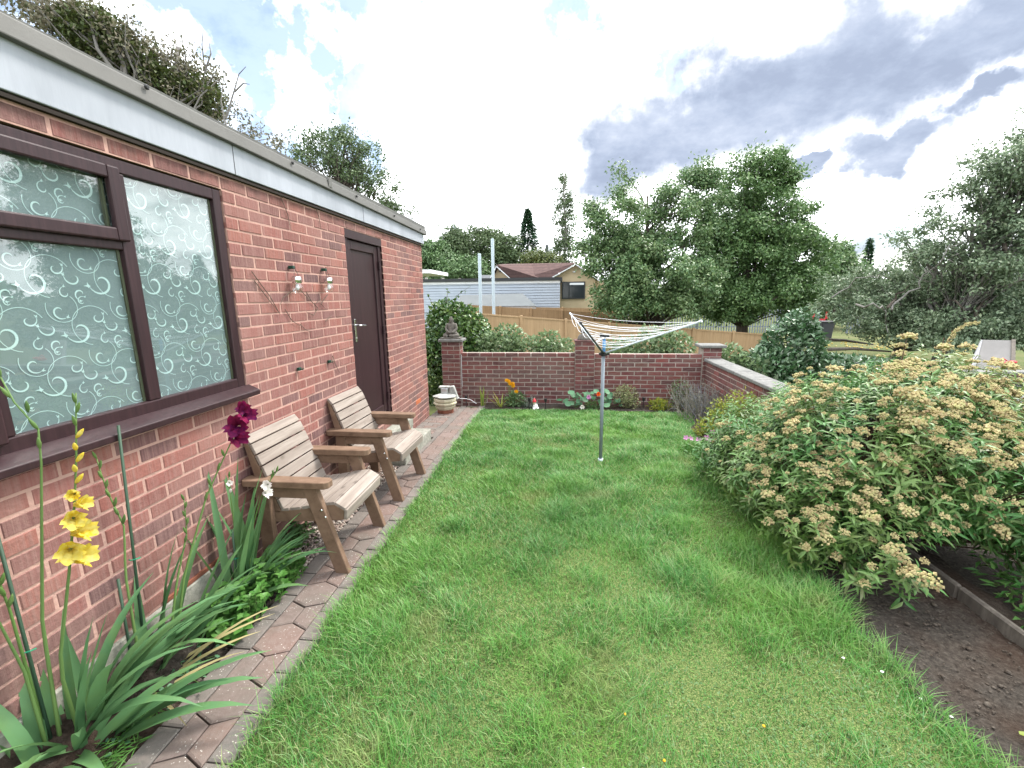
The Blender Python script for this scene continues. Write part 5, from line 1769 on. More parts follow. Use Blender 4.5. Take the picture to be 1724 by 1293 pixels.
MB().blob((-.33, 7.13, z + .03), (.02, .05, .02), 8, 5).blob((-.39, 7.12, z + .02), (.02, .05, .02), 8, 5).build('leg', 'daisy', gn, True)

# water feature by the building corner
fo = thing('stone_water_feature', 'tiered cream stone bowl water feature beside the building corner', 'fountain', (-1.80, 6.80, gzv(-1.8, 6.8)))
z = gzv(-1.8, 6.8)
c = (-1.815, 6.80, z)
MB().lathe([(.13, 0), (.135, .05), (.125, .07)], c, 12).build('base', 'terracotta', fo)
def tier(pr, name):
    MB().lathe(pr, c, 9).build(name, 'cream', fo, bevel=.004)
tier([(.135, .07), (.165, .115), (.168, .125)], 'lower_bowl')
tier([(.150, .127), (.190, .165), (.192, .185), (.160, .19)], 'middle_bowl')
tier([(.155, .192), (.178, .21), (.180, .25), (.10, .252)], 'upper_bowl')
rk = MB()
rk.blob((c[0] + .005, c[1] - .01, z + .285), (.185, .16, .034), 14, 6, .22)
rk.build('rock_slab', 'slatestone', fo)
MB().box((c[0] - .075, c[1] + .02, z + .31), (c[0] + .045, c[1] + .10, z + .40)).build('spout_block', 'alu', fo, bevel=.01)
MB().box((c[0] - .11, c[1] + .03, z + .40), (c[0] + .06, c[1] + .12, z + .43)).build('spout_cap', 'slatestone', fo, bevel=.008)
MB().prism([(c[0] + .06, z + .20), (c[0] + .21, z + .22), (c[0] + .14, z + .44), (c[0] + .065, z + .43)], c[1] + .03, c[1] + .10).build('back_plate', 'slatestone', fo, bevel=.01)
cb = [(c[0] + .16, c[1] + .02, z + .30), (c[0] + .22, c[1] + .1, z + .22), (c[0] + .30, c[1] + .25, z + .18), (c[0] + .36, c[1] + .3, z + .15), (c[0] + .45, c[1] + .32, z + .08)]
MB().tube(cb, .004, 6).build('cable', 'cord', fo)
MB().tube([(-1.703, YF - .004, .18), (-1.705, YF - .004, .45), (-1.70, YF - .004, .76)], .004, 5).build('cable', 'cord', fo)

# ------------------------------------------------------------------ statues on the piers
def buddha():
    x, y_, z = -1.885, 7.70, 1.035
    t_ = thing('seated_statue', 'weathered stone seated figure in meditation on the left pier', 'statue', (x, y_, z))
    me = bpy.data.meshes.new('figure')
    J = [((0, 0, .10), .080), ((0, 0, .19), .074), ((0, .005, .262), .078), ((0, 0, .305), .030), ((0, -.004, .352), .047), ((0, 0, .388), .036), ((0, .002, .405), .022),
         ((.085, 0, .262), .036), ((.105, -.03, .185), .028), ((.055, -.085, .130), .024), ((.012, -.10, .118), .022),
         ((-.085, 0, .262), .036), ((-.105, -.03, .185), .028), ((-.055, -.085, .130), .024), ((-.012, -.10, .120), .022),
         ((.085, -.03, .075), .052), ((.150, -.06, .058), .042), ((.06, -.115, .055), .034), ((-.03, -.125, .065), .026),
         ((-.085, -.03, .075), .052), ((-.150, -.06, .058), .042), ((-.06, -.115, .05), .034)]
    Ed = [(0, 1), (1, 2), (2, 3), (3, 4), (4, 5), (5, 6), (2, 7), (7, 8), (8, 9), (9, 10), (2, 11), (11, 12), (12, 13), (13, 14), (0, 15), (15, 16), (16, 17), (17, 18), (0, 19), (19, 20), (20, 21)]
    me.from_pydata([j[0] for j in J], Ed, [])
    o = link('figure', me, t_)
    sk = o.modifiers.new('skin', 'SKIN')
    for i, j in enumerate(J):
        me.skin_vertices[0].data[i].radius = (j[1], j[1] * (.8 if i in (0, 1, 2) else 1))
    me.skin_vertices[0].data[0].use_root = True
    sk.use_smooth_shade = True
    o.modifiers.new('sub', 'SUBSURF').levels = 2
    o.modifiers['sub'].render_levels = 2
    me.materials.append(M['statue'])
    f_ = MB()                                      # ears, topknot, nose and brow
    f_.blob((x + .044, y_, z + .345), (.008, .012, .024), 7, 5).blob((x - .044, y_, z + .345), (.008, .012, .024), 7, 5)
    f_.blob((x, y_ + .006, z + .405), (.026, .026, .014), 8, 5).blob((x, y_ - .050, z + .345), (.007, .009, .014), 6, 5)
    f_.blob((x + .017, y_ - .044, z + .358), (.011, .005, .004), 6, 4).blob((x - .017, y_ - .044, z + .358), (.011, .005, .004), 6, 4).blob((x, y_ - .046, z + .327), (.013, .005, .004), 6, 4)
    f_.build('face', 'statue', t_, True)
    t_.scale = (.9, .9, .92)
    MB().prism([(x - .20, y_ - .15), (x + .20, y_ - .15), (x + .19, y_ + .12), (x - .19, y_ + .12)], z, z + .028, 'z').build('plinth', 'statue', t_, bevel=.008)
buddha()
bd = thing('stone_bird_finial', 'stone dome with a little bird on the middle pier', 'ornament', (.455, 7.71, 1.012))
MB().lathe([(.125, 0), (.125, .015), (.118, .05), (.092, .09), (.05, .112), (.01, .118)], (.455, 7.71, 1.012), 16).build('dome', 'statue', bd, True)
bm_ = MB().blob((.43, 7.70, 1.155), (.05, .032, .032), 10, 7)
bm_.blob((.385, 7.70, 1.185), (.020, .018, .018), 8, 6).tube([(.37, 7.70, 1.185), (.348, 7.70, 1.18)], [.007, .001], 5).tube([(.47, 7.70, 1.155), (.515, 7.70, 1.15)], [.018, .008], 6)
bm_.build('bird', 'statue', bd, True)

# ------------------------------------------------------------------ plants beyond the walls
bush('ivy_mound', 'big glossy ivy mound between the building and the end wall', 'shrub', (-2.1, 8.4, -.3),
     [((-2.02, 8.65, .85), (.72, .55, .80)), ((-2.40, 8.2, .30), (.38, .38, .80)), ((-1.62, 8.5, .72), (.45, .4, .50)), ((-2.2, 8.7, 1.35), (.40, .35, .36))], 8500, .085, .062, 'ivy', 12, power=.25, out=.5, up=-.1)
sh = thing('ivy_shoot', 'loose ivy shoots sticking up from the mound', 'plant', (-2.2, 8.6, 1.5))
for pts in ([(-2.1, 8.6, 1.55), (-1.95, 8.6, 1.80), (-1.72, 8.6, 1.95)], [(-2.4, 8.6, 1.5), (-2.55, 8.6, 1.78)], [(-2.2, 8.6, 1.6), (-2.15, 8.6, 1.9)]):
    MB().tube(pts, [.006, .004, .002][:len(pts)], 5).build('stem', 'stem_brown', sh)
    n = 16
    s = rng.random(n)
    P = np.array([[np.interp(t_, np.linspace(0, 1, len(pts)), [p[i] for p in pts]) for i in range(3)] for t_ in s])
    stalk_leaves('foliage', sh, (P, rand_dirs(n), unit(rng.normal(0, .5, (n, 3)) + np.array([0, 0, 1]))), .07, .05, 'ivy', .2, .2, False)
bush('bramble_patch', 'pale green brambles leaning on the back of the end wall', 'shrub', (-.5, 8.3, -.3),
     [((-1.1, 8.2, .80), (.45, .32, .34)), ((-.6, 8.2, .72), (.5, .32, .30)), ((-.05, 8.2, .72), (.45, .3, .28)), ((-.95, 8.4, 1.02), (.30, .25, .22)), ((-.2, 8.4, .85), (.25, .2, .28))], 2900, .085, .055, 'bramble', 14, power=.3)
bush('bramble_patch', 'sparse pale brambles behind the wall right of the middle pier', 'shrub', (1.5, 8.3, -.3),
     [((1.15, 8.2, .76), (.32, .25, .22)), ((1.7, 8.25, .88), (.38, .25, .32)), ((2.1, 8.25, .85), (.36, .25, .24)), ((1.4, 8.2, .65), (.5, .25, .15))], 1150, .10, .062, 'bramble', 14, power=.35)
bush('camellia_bush', 'glossy dark leaved camellia behind the side wall', 'shrub', (4.1, 8.1, -.3),
     [((4.10, 8.2, .72), (.50, .46, .62)), ((3.65, 8.0, .42), (.62, .5, .40)), ((4.75, 8.2, .35), (.7, .5, .34)), ((4.2, 8.2, 1.18), (.28, .28, .30))], 5600, .105, .056, 'camellia', 12, power=.28, six=True)
bush('leafy_shrub', 'light green loose shrub beside the right pier', 'shrub', (3.0, 7.9, -.3), [((2.95, 7.95, .55), (.32, .3, .36)), ((3.3, 7.9, .45), (.3, .3, .3))], 800, .10, .06, 'bramble', 8, power=.35)
bush('low_garden_bush', 'low pale bush across the neighbouring garden, beyond the camellia', 'shrub', (6.0, 10.2, -.35), [((6.0, 10.3, .0), (1.1, .6, .32)), ((7.0, 11, .0), (.8, .6, .3))], 2200, .10, .06, 'camellia', 6, power=.3)

# neighbouring garden on the right
DW = thing('decorative_block_wall', 'brick wall with pierced flower pattern blocks in the neighbouring garden', 'wall', (7.8, 8.7, -.4))
xa, xb, yw = 6.5, 10.5, 8.72
MB().box((xa, yw - .13, .30), (xb, yw + .13, .345)).build('coping_stone', 'coping', DW, bevel=.006)
MB().box((xa + .03, yw - .092, -.6), (7.62, yw + .092, .298)).box((7.62, yw - .092, -.6), (xb, yw + .092, -.17)).box((7.62, yw - .092, .135), (xb, yw + .092, .298)).build('mortar', 'mortar_far', DW)
sp = [((a, yw - .10, z_), l) for a, z_, l in courses(xa + .03, xb, 0, [(k, .262 - .075 * k) for k in range(11)], xa, ((7.62, xb, -.17, .135),))]
lay_bricks(DW, sp, meF, 1)
for k in range(9):
    x0 = 7.625 + k * .30
    cx, cz = x0 + .148, -.018
    b = MB()
    rect_frame_x = [(x0, x0 + .022, -.166, .131), (x0 + .274, x0 + .296, -.166, .131)]
    b.box((x0, yw - .05, -.166), (x0 + .02, yw + .05, .131)).box((x0 + .276, yw - .05, -.166), (x0 + .296, yw + .05, .131))
    b.box((x0 + .02, yw - .05, -.166), (x0 + .276, yw + .05, -.146)).box((x0 + .02, yw - .05, .111), (x0 + .276, yw + .05, .131))
    for q in range(8):
        a = q * math.pi / 4
        w = .026 if q % 2 else .016
        r1_ = .135 if q % 2 == 0 else .165
        c_, s_ = math.cos(a), math.sin(a)
        poly = [(cx + c_ * .02 - s_ * .006, cz + s_ * .02 + c_ * .006), (cx + c_ * .08 - s_ * w, cz + s_ * .08 + c_ * w), (cx + c_ * r1_, cz + s_ * r1_), (cx + c_ * .08 + s_ * w, cz + s_ * .08 - c_ * w), (cx + c_ * .02 + s_ * .006, cz + s_ * .02 - c_ * .006)]
        b.prism(poly, yw - .045, yw + .045)
    b.build('pierced_block', 'coping', DW)
pn = thing('leaning_board', 'big grey board leaning with a dark edge behind the patterned wall', 'board', (8.9, 9.9, -.3))
p0, p1, p2, p3 = at(1630, 622, 9.0), at(1705, 618, 9.0), at(1706, 573, 9.6), at(1652, 572, 9.6)
nrm = np.cross(p1 - p0, p3 - p0); nrm = nrm / np.linalg.norm(nrm) * .05
for (pts, nm, mt) in (([p0 + (p1 - p0) * .16, p1, p2, p3 + (p2 - p3) * .06], 'panel', 'board'), ([p0 - .0 * nrm, p0 + (p1 - p0) * .15, p3 + (p2 - p3) * .05, p3], 'edge_board', 'postgrey')):
    MB().add(pts + [q - nrm for q in pts], [(0, 1, 2, 3), (7, 6, 5, 4), (0, 4, 5, 1), (1, 5, 6, 2), (2, 6, 7, 3), (3, 7, 4, 0)]).build(nm, mt, pn)
MB().bar(p1 + (p2 - p1) * .02, p1 + (p2 - p1) * .98, .06, .08).build('edge_board', 'log', pn)
rb = thing('red_watering_can', 'small red plastic container lying by the leaning board', 'container', tuple(at(1688, 612, 8.9)))
pc = at(1688, 612, 8.9)
MB().blob(tuple(pc), (.11, .06, .05), 12, 7).build('body', 'red', rb, True)
MB().tube([pc + np.array([.12, 0, .02]), pc + np.array([.24, 0, .03])], [.04, .025], 8).build('spout', 'red', rb, True)
MB().tube([pc + np.array([-.08, 0, .05]), pc + np.array([-.02, 0, .11]), pc + np.array([.07, 0, .055])], .012, 6).build('handle', 'red', rb, True)
pp = at(1446, 625, 7.6)
tag(MB().box((pp[0] - .05, pp[1] - .05, -.4), (pp[0] + .05, pp[1] + .05, pp[2] + .15)).build('wooden_post', 'postgrey', None, bevel=.006), 'short grey wooden post standing behind the spirea', 'post')
tl = thing('tilted_sheet', 'pale tilted sheet leaning at the right edge behind the spirea', 'board', tuple(at(1700, 700, 5.6)))
q0, q1, q2, q3 = at(1676, 720, 5.2), at(1760, 720, 5.2), at(1760, 665, 5.6), at(1698, 655, 5.6)
MB().add([q0, q1, q2, q3] + [q - np.array([0, -.02, .03]) for q in (q0, q1, q2, q3)], [(0, 1, 2, 3), (7, 6, 5, 4), (0, 4, 5, 1), (1, 5, 6, 2), (2, 6, 7, 3), (3, 7, 4, 0)]).build('sheet', 'board', tl)
MB().bar(q3 + np.array([0, 0, .02]), q2 + np.array([0, 0, .05]), .03, .05).build('rail', 'darkmetal', tl)
bn = thing('wheelie_bin', 'dark wheeled bin with a red frame behind it under the trees', 'bin', tuple(ground_at(1395, 22)))
bb = ground_at(1395, 22)
MB().prism([(bb[0] - .24, bb[2]), (bb[0] + .22, bb[2]), (bb[0] + .29, bb[2] + .95), (bb[0] - .29, bb[2] + .95)], bb[1] - .3, bb[1] + .3).build('body', 'bin', bn, bevel=.03)
MB().box((bb[0] - .31, bb[1] - .34, bb[2] + .95), (bb[0] + .31, bb[1] + .32, bb[2] + 1.02)).build('lid', 'bin', bn, bevel=.02)
MB().box((bb[0] - .4, bb[1] + .4, bb[2] + 1.0), (bb[0] + .3, bb[1] + .45, bb[2] + 1.1)).box((bb[0] - .4, bb[1] + .4, bb[2]), (bb[0] - .32, bb[1] + .45, bb[2] + 1.5)).box((bb[0] + .22, bb[1] + .4, bb[2]), (bb[0] + .3, bb[1] + .45, bb[2] + 1.5)).build('red_frame', 'red', bn)
for (ua, va, ub, vb, D, r_, lb) in ((1388, 572, 1470, 580, 17, .07, 'dark fallen branch lying on the field, the upper one'), (1395, 588, 1500, 592, 14, .06, 'dark fallen branch lying on the field, the lower one')):
    a, b = at(ua, va, D), at(ub, vb, D)
    a[2] = max(a[2], gzv(a[0], a[1]) + r_); b[2] = max(b[2], gzv(b[0], b[1]) + r_)
    tag(MB().tube([a, a * .6 + b * .4 + np.array([0, 0, .05]), b], [r_, r_ * .8, r_ * .4], 7).build('fallen_branch', 'log', None, True), lb, 'branch')
pebbles('windfall_apples', 130, lambda n: np.stack([rng.uniform(11.5, 17, n), rng.uniform(19.5, 23, n)], 1), .035, .05, 'fruit', lambda p: gz(p[:, 0], p[:, 1]) + .0)

# ------------------------------------------------------------------ fences beyond
def fence(label, A, B, za, zb, h, n_p, mat, name='timber_fence', post=.1, board=.11, rail=True, cap=True, post_over=.06):
    A, B = np.array(A, float), np.array(B, float)
    t_ = thing(name, label, 'fence', (A[0], A[1], float(gz(A[0], A[1]))))
    d_ = (B - A)
    L_ = np.linalg.norm(d_)
    d_ /= L_
    nrm = np.array([d_[1], -d_[0]])                # towards the camera
    if nrm[1] > 0: nrm = -nrm
    top = lambda s: za + (zb - za) * s
    bd_ = MB()
    nb = int(L_ / board)
    for k in range(nb):
        s = (k + .5) / nb
        p = A + d_ * L_ * s + nrm * (.02 + .006 * (k % 2))
        w = board * .53
        z1_ = top(s) - .03
        z0_ = float(gz(p[0], p[1])) - .1
        a, b = p - d_ * w, p + d_ * w
        q = nrm * .008
        bd_.add([(a[0] - q[0], a[1] - q[1], z0_), (b[0] - q[0], b[1] - q[1], z0_), (b[0] - q[0], b[1] - q[1], z1_), (a[0] - q[0], a[1] - q[1], z1_),
                 (a[0] + q[0], a[1] + q[1], z0_), (b[0] + q[0], b[1] + q[1], z0_), (b[0] + q[0], b[1] + q[1], z1_), (a[0] + q[0], a[1] + q[1], z1_)],
                [(0, 1, 2, 3), (7, 6, 5, 4), (3, 2, 6, 7), (0, 3, 7, 4), (1, 5, 6, 2)])
    bd_.build('board', mat, t_, kind='stuff')
    for k in range(n_p + 1):
        s = k / n_p
        p = A + d_ * L_ * s + nrm * .05
        MB().box((p[0] - post / 2, p[1] - post / 2, float(gz(p[0], p[1])) - .15), (p[0] + post / 2, p[1] + post / 2, top(s) + post_over)).build('post', mat, t_, bevel=.01)
    for k in range(n_p):
        s0, s1 = k / n_p, (k + 1) / n_p
        a, b = A + d_ * L_ * s0, A + d_ * L_ * s1
        if cap:
            MB().bar((a[0] + nrm[0] * .02, a[1] + nrm[1] * .02, top(s0) - .005), (b[0] + nrm[0] * .02, b[1] + nrm[1] * .02, top(s1) - .005), .075, .05).build('cap_rail', mat, t_)
    return t_
a, b = at(800, 528, 15.5), at(1300, 564, 17.0)
fence('new golden timber fence with capped posts beyond the end wall', a[:2], b[:2], a[2], b[2], 1.6, 7, 'fence')
a, b = at(790, 512, 19), at(1050, 528, 19)
fence('darker timber fence just behind the golden one', a[:2], b[:2], a[2], b[2], 1.6, 5, 'fence2', post_over=.0, cap=False)
a, b = at(895, 516, 22), at(1050, 519, 22)
fence('pale timber fence section beside the clad garage', a[:2], b[:2], a[2], b[2], 1.4, 3, 'fence', post_over=0, cap=False)
a, b = at(690, 470, 36), at(830, 473, 36)
fence('grey weathered fence on the rise behind the garage', a[:2], b[:2], a[2], b[2], 1.4, 5, 'greyfence', board=.2, post=.2, post_over=.15, cap=False)
def palisade(label, ua, ub, v, D):
    a, b = at(ua, v, D), at(ub, v, D)
    t_ = thing('palisade_fence', label, 'fence', (a[0], a[1], gzv(a[0], a[1])))
    m_ = MB()
    n = int(np.linalg.norm(b - a) / .16)
    for k in range(n):
        p = a + (b - a) * k / n
        g_ = gzv(p[0], p[1])
        m_.prism([(p[0] - .035, g_ - .1), (p[0] + .035, g_ - .1), (p[0] + .035, p[2]), (p[0], p[2] + .06), (p[0] - .035, p[2])], p[1] - .01, p[1] + .01)
    m_.build('pale', 'palisade', t_, kind='stuff')
    for f_ in (.25, .8):
        a2, b2 = a.copy(), b.copy()
        a2[2] = gzv(a[0], a[1]) * (1 - f_) + a[2] * f_
        b2[2] = gzv(b[0], b[1]) * (1 - f_) + b[2] * f_
        MB().bar(a2 + np.array([0, .04, 0]), b2 + np.array([0, .04, 0]), .05, .06).build('rail', 'palisade', t_)
    for s in np.linspace(0, 1, 6):
        p = a + (b - a) * s
        MB().box((p[0] - .05, p[1] + .02, gzv(p[0], p[1]) - .1), (p[0] + .05, p[1] + .1, p[2])).build('post', 'palisade', t_)
palisade('grey steel palisade fence behind the big fruit trees', 1040, 1380, 522, 27)
palisade('short grey steel palisade fence at the far right under the trees', 1430, 1520, 533, 26)
for (u, vt, vb, D, lb) in ((807, 427, 527, 16.6, 'shorter pale steel pole standing behind the golden fence'), (829, 402, 529, 16.6, 'taller pale steel pole standing behind the golden fence')):
    p = at(u, vt, D)
    q = MB().box((p[0] - .055, p[1] - .05, gzv(p[0], p[1]) - .2), (p[0] + .055, p[1] + .05, p[2]))
    tag(q.build('steel_pole', 'polesteel', None, bevel=.015), lb, 'pole', 'steel poles behind the fence')

# ------------------------------------------------------------------ buildings beyond
def slab(mb, pts, th):
    pts = [np.array(p, float) for p in pts]
    n_ = np.cross(pts[1] - pts[0], pts[2] - pts[0])
    n_ = n_ / np.linalg.norm(n_) * th
    k = len(pts)
    mb.add(pts + [p - n_ for p in pts], [tuple(range(k)), tuple(range(2 * k - 1, k - 1, -1))] + [(i, i + k, (i + 1) % k + k, (i + 1) % k) for i in range(k)])
    return mb
# flat roofed garage with pale boards
ga = thing('clad_garage', 'long flat roofed garage clad in pale blue grey boards', 'building', (-3.6, 24.6, .0))
GL, GR = at(690, 468, 24), at(943, 468, 24)
zt, zb_ = 2.70, -.2
yg = 24.4
x0, x1 = GL[0] - .6, GR[0]
MB().box((x0, yg + .03, zb_), (x1, yg + 5, zt - .1)).build('wall', 'clad', ga)
bds = MB()
nb = 11
for k in range(nb):
    za_ = .9 + (zt - .22 - .9) / nb * k
    zc_ = .9 + (zt - .22 - .9) / nb * (k + 1)
    bds.prism([(yg + .03, za_), (yg - .035, za_), (yg - .005, zc_ - .015), (yg + .03, zc_ - .015)], x0, x1 - .002, 'x')
bds.build('cladding_board', 'clad', ga, kind='stuff')
MB().box((x0 - .1, yg - .12, zt - .17), (x1 + .12, yg + 5.1, zt)).build('roof', 'darkmetal', ga)
MB().box((x0, yg - .06, zt - .30), (x1, yg - .038, zt - .17)).build('fascia', 'whitepaint', ga)
sg = at(778, 496, 24)
# small shed in front
shd = thing('garden_shed', 'small shed with a pale grey sloping roof behind the fences', 'shed', (-1.5, 20.3, 0))
a0, a1, a2, a3 = at(770, 516, 20.0), at(903, 515, 20.0), at(880, 494, 22.4), at(775, 497, 22.4)
slab(MB(), [a0, a1, a2, a3], .06).build('roof', 'shedroof', shd)
MB().box((a0[0], a0[1] + .12, -.3), (a1[0] - .12, a0[1] + 2.2, a0[2] - .06)).build('wall', 'shedwall', shd)
MB().box((a0[0], a0[1] - .03, a0[2] - .16), (a1[0], a0[1] - .002, a0[2] - .03)).build('fascia', 'greyfence', shd)
# bungalow
bu = thing('cream_bungalow', 'cream bungalow with a brown tiled roof and white barge boards', 'house', (.2, 31, .1))
yb0 = 29.5
P_ = lambda u, v, D=29.5: at(u, v, D)
xl, xr = P_(832, 470)[0], P_(1010, 470)[0]
ridge_z, eave_z = P_(900, 446)[2], P_(900, 473)[2]
# left gable faces camera obliquely, right gable wing comes forward
gl0, gl1, glp = P_(830, 470, 31), P_(868, 474, 30), P_(842, 444, 31)
gr0, gr1, grp = P_(920, 473, 29.4), P_(1004, 470, 29.4), P_(968, 446, 29.4)
bw = MB()
bw.box((gl0[0], 30.4, -.3), (gr1[0] + 1.5, 38, eave_z))
bw.prism([(gr0[0] + .15, -.3), (gr1[0] - .15, -.3), (gr1[0] - .15, eave_z), (grp[0], ridge_z - .12), (gr0[0] + .15, eave_z)], 29.6, 37)
bw.prism([(gl0[0] + .1, -.3), (gl1[0] + .1, -.3), (gl1[0] + .1, eave_z), (glp[0] + .1, ridge_z - .1), (gl0[0] + .1, eave_z)], 30.2, 37.2)
bw.build('wall', 'render', bu)
rf = MB()
yf_, yk = 29.9, 37
rid_l, rid_r = np.array([glp[0], 30.0, ridge_z + .05]), np.array([grp[0], 29.4, ridge_z + .05])
slab(rf, [(glp[0], 30.0, ridge_z), (gl1[0] - .1, 30.0, eave_z), (gr0[0], 29.35, eave_z - .02), (grp[0], 29.35, ridge_z), (grp[0], 33, ridge_z + .25), (glp[0], 33, ridge_z + .25)], .08)
slab(rf, [(grp[0], 29.35, ridge_z), (gr1[0] + .1, 29.35, eave_z), (gr1[0] + .1, 36, eave_z), (grp[0], 36, ridge_z)], .08)
slab(rf, [(gl0[0] - .1, 30.0, eave_z), (glp[0], 30.0, ridge_z), (glp[0], 36, ridge_z), (gl0[0] - .1, 36, eave_z)], .08)
rf.build('roof', 'tiles', bu)
bg = MB()
def barge(mb, a, b, y_):
    mb.bar((a[0], y_, a[2] - .09), (b[0], y_, b[2] - .09), .05, .2, (0, 1, 0))
barge(bg, (gr0[0] - .1, 0, eave_z), (grp[0], 0, ridge_z), 29.28)
barge(bg, (gr1[0] + .1, 0, eave_z), (grp[0], 0, ridge_z), 29.28)
barge(bg, (gl0[0] - .1, 0, eave_z), (glp[0], 0, ridge_z), 29.9)
barge(bg, (gl1[0] + .0, 0, eave_z), (glp[0], 0, ridge_z), 29.9)
bg.build('barge_board', 'whitepaint', bu)
MB().bar((gl1[0] - .1, 29.75, eave_z - .1), (gr0[0] + .1, 29.2, eave_z - .1), .12, .1).build('gutter', 'whitepaint', bu)
MB().tube([(gr0[0] + .25, 29.5, eave_z - .1), (gr0[0] + .25, 29.5, -.2)], .05, 6).build('downpipe', 'darkmetal', bu)
wa, wb_ = P_(946, 475, 29.4), P_(976, 503, 29.4)
wnd = MB().box((wa[0], 29.5, wb_[2]), (wb_[0] + .3, 29.58, wa[2])).build('window', 'darkmetal', bu)
MB().box((wa[0] + .08, 29.488, wb_[2] + .08), (wa[0] + .42, 29.499, wa[2] - .08)).build('pane', 'darkglass', wnd)
MB().box((wa[0] + .50, 29.488, wb_[2] + .08), (wb_[0] + .22, 29.499, wa[2] - .22)).build('pane', 'darkglass', wnd)
MB().box((wa[0] + .50, 29.489, wa[2] - .21), (wb_[0] + .22, 29.499, wa[2] - .08)).build('blind', 'whitepaint', wnd)
wa = P_(848, 477, 30.1)
w2 = MB().box((wa[0], 30.12, wa[2] - .4), (wa[0] + .42, 30.2, wa[2])).build('window', 'darkmetal', bu)
MB().box((wa[0] + .05, 30.11, wa[2] - .35), (wa[0] + .37, 30.119, wa[2] - .05)).build('pane', 'darkglass', w2)
al = P_(966, 460, 29.4)
MB().lathe([(.09, 0), (.1, .04), (.09, .08)], (al[0], 29.56, al[2]), 10).build('alarm_box', 'whitepaint', bu)
for du in (0, 5):
    p = P_(844 + du, 457, 30.1)
    MB().box((p[0] - .06, 30.1, p[2] - .05), (p[0] + .06, 30.2, p[2] + .07)).build('floodlight', 'darkmetal', bu)
# little slate roofed building left of it
sb = thing('slate_outhouse', 'small white building with a dark slate roof left of the bungalow', 'house', (-4.6, 33, .2))
s0, s1, s2, s3 = P_(818, 476, 31.5), P_(842, 476, 31.5), P_(836, 463, 33), P_(811, 463, 33)
slab(MB(), [s0, s1, s2, s3], .08).build('roof', 'slateroof', sb)
sl = P_(803, 478, 31.5)
slab(MB(), [sl, s0, s3 + np.array([0, 0, .02])], .08).build('roof', 'slateroof', sb)
MB().box((sl[0] + .15, s0[1] + .15, -.2), (s1[0] - .15, s0[1] + 2.5, s0[2] - .02)).build('wall', 'whitepaint', sb)
# eaves of a small flat roof beside the building corner
ea = thing('white_porch_roof', 'edge of a small white flat roof just past the building corner', 'porch', (-4.2, 12.3, 0))
e0 = at(724, 456, 12)
MB().box((e0[0] - 2.2, e0[1], e0[2] - .06), (e0[0], e0[1] + 2, e0[2] + .04)).build('roof', 'whitepaint', ea)
MB().box((e0[0] - 2.0, e0[1] + .15, -.4), (e0[0] - 1.3, e0[1] + 1.9, e0[2] - .061)).build('wall', 'shedwall', ea)
# house far behind with a chimney
hb = thing('far_house', 'distant house side and chimney between the conifer and the poplar', 'house', (4, 60, 0))
h0, h1 = at(918, 412, 60), at(932, 412, 60)
MB().box((h0[0], h0[1], -1), (h1[0] - .7, h0[1] + 4, h0[2])).build('roof', 'slateroof', hb)
MB().box((h1[0] - .7, h0[1] - .3, -1), (h1[0], h0[1] + 1, h0[2] - .4)).build('chimney', 'whitepaint', hb)
MB().tube([(h0[0] + .6, h0[1], h0[2]), (h0[0] + .6, h0[1], h0[2] + 2.2)], .05, 5).build('aerial', 'greyfence', hb)
# houses glimpsed under the apple tree
hc = thing('pale_house', 'pale gabled house glimpsed beneath the left fruit tree', 'house', (7, 34, 0))
k0, k1, kp = at(1020, 512, 33), at(1078, 512, 33), at(1058, 498, 33)
MB().prism([(k0[0], -.4), (k1[0], -.4), (k1[0], k1[2]), (kp[0], kp[2]), (k0[0], k0[2])], k0[1], k0[1] + 5).build('wall', 'render', hc)
rr = MB()
slab(rr, [(k0[0] - .2, k0[1] - .2, k0[2] - .05), (kp[0], k0[1] - .2, kp[2] + .12), (kp[0], k0[1] + 5, kp[2] + .12), (k0[0] - .2, k0[1] + 5, k0[2] - .05)], .1)
slab(rr, [(kp[0], k0[1] - .2, kp[2] + .12), (k1[0] + .2, k0[1] - .2, k1[2] - .05), (k1[0] + .2, k0[1] + 5, k1[2] - .05), (kp[0], k0[1] + 5, kp[2] + .12)], .1)
rr.build('roof', 'tiles', hc)
MB().box((k0[0] + .6, k0[1] - .02, .2), (k0[0] + 1.4, k0[1] - .003, k0[2] - .1)).build('window', 'darkglass', hc)
# hill on the right horizon
hp = []
for k in range(41):
    s = k / 40
    p = at(1380 + 500 * s, 470, 420)
    hp.append((p[0], p[1], 2 + 16 * math.sin(math.pi * s) ** .8))
mbh = MB()
for i in range(40):
    a, b = hp[i], hp[i + 1]
    mbh.add([(a[0], a[1] - 60, -3), (b[0], b[1] - 60, -3), b, a, (b[0], b[1] + 80, -3), (a[0], a[1] + 80, -3)], [(0, 1, 2, 3), (3, 2, 4, 5)])
tag(mbh.build('hill', 'leaf_mid'), None, None, None, 'structure')

# ------------------------------------------------------------------ trees
TG = 'trees beyond the garden'
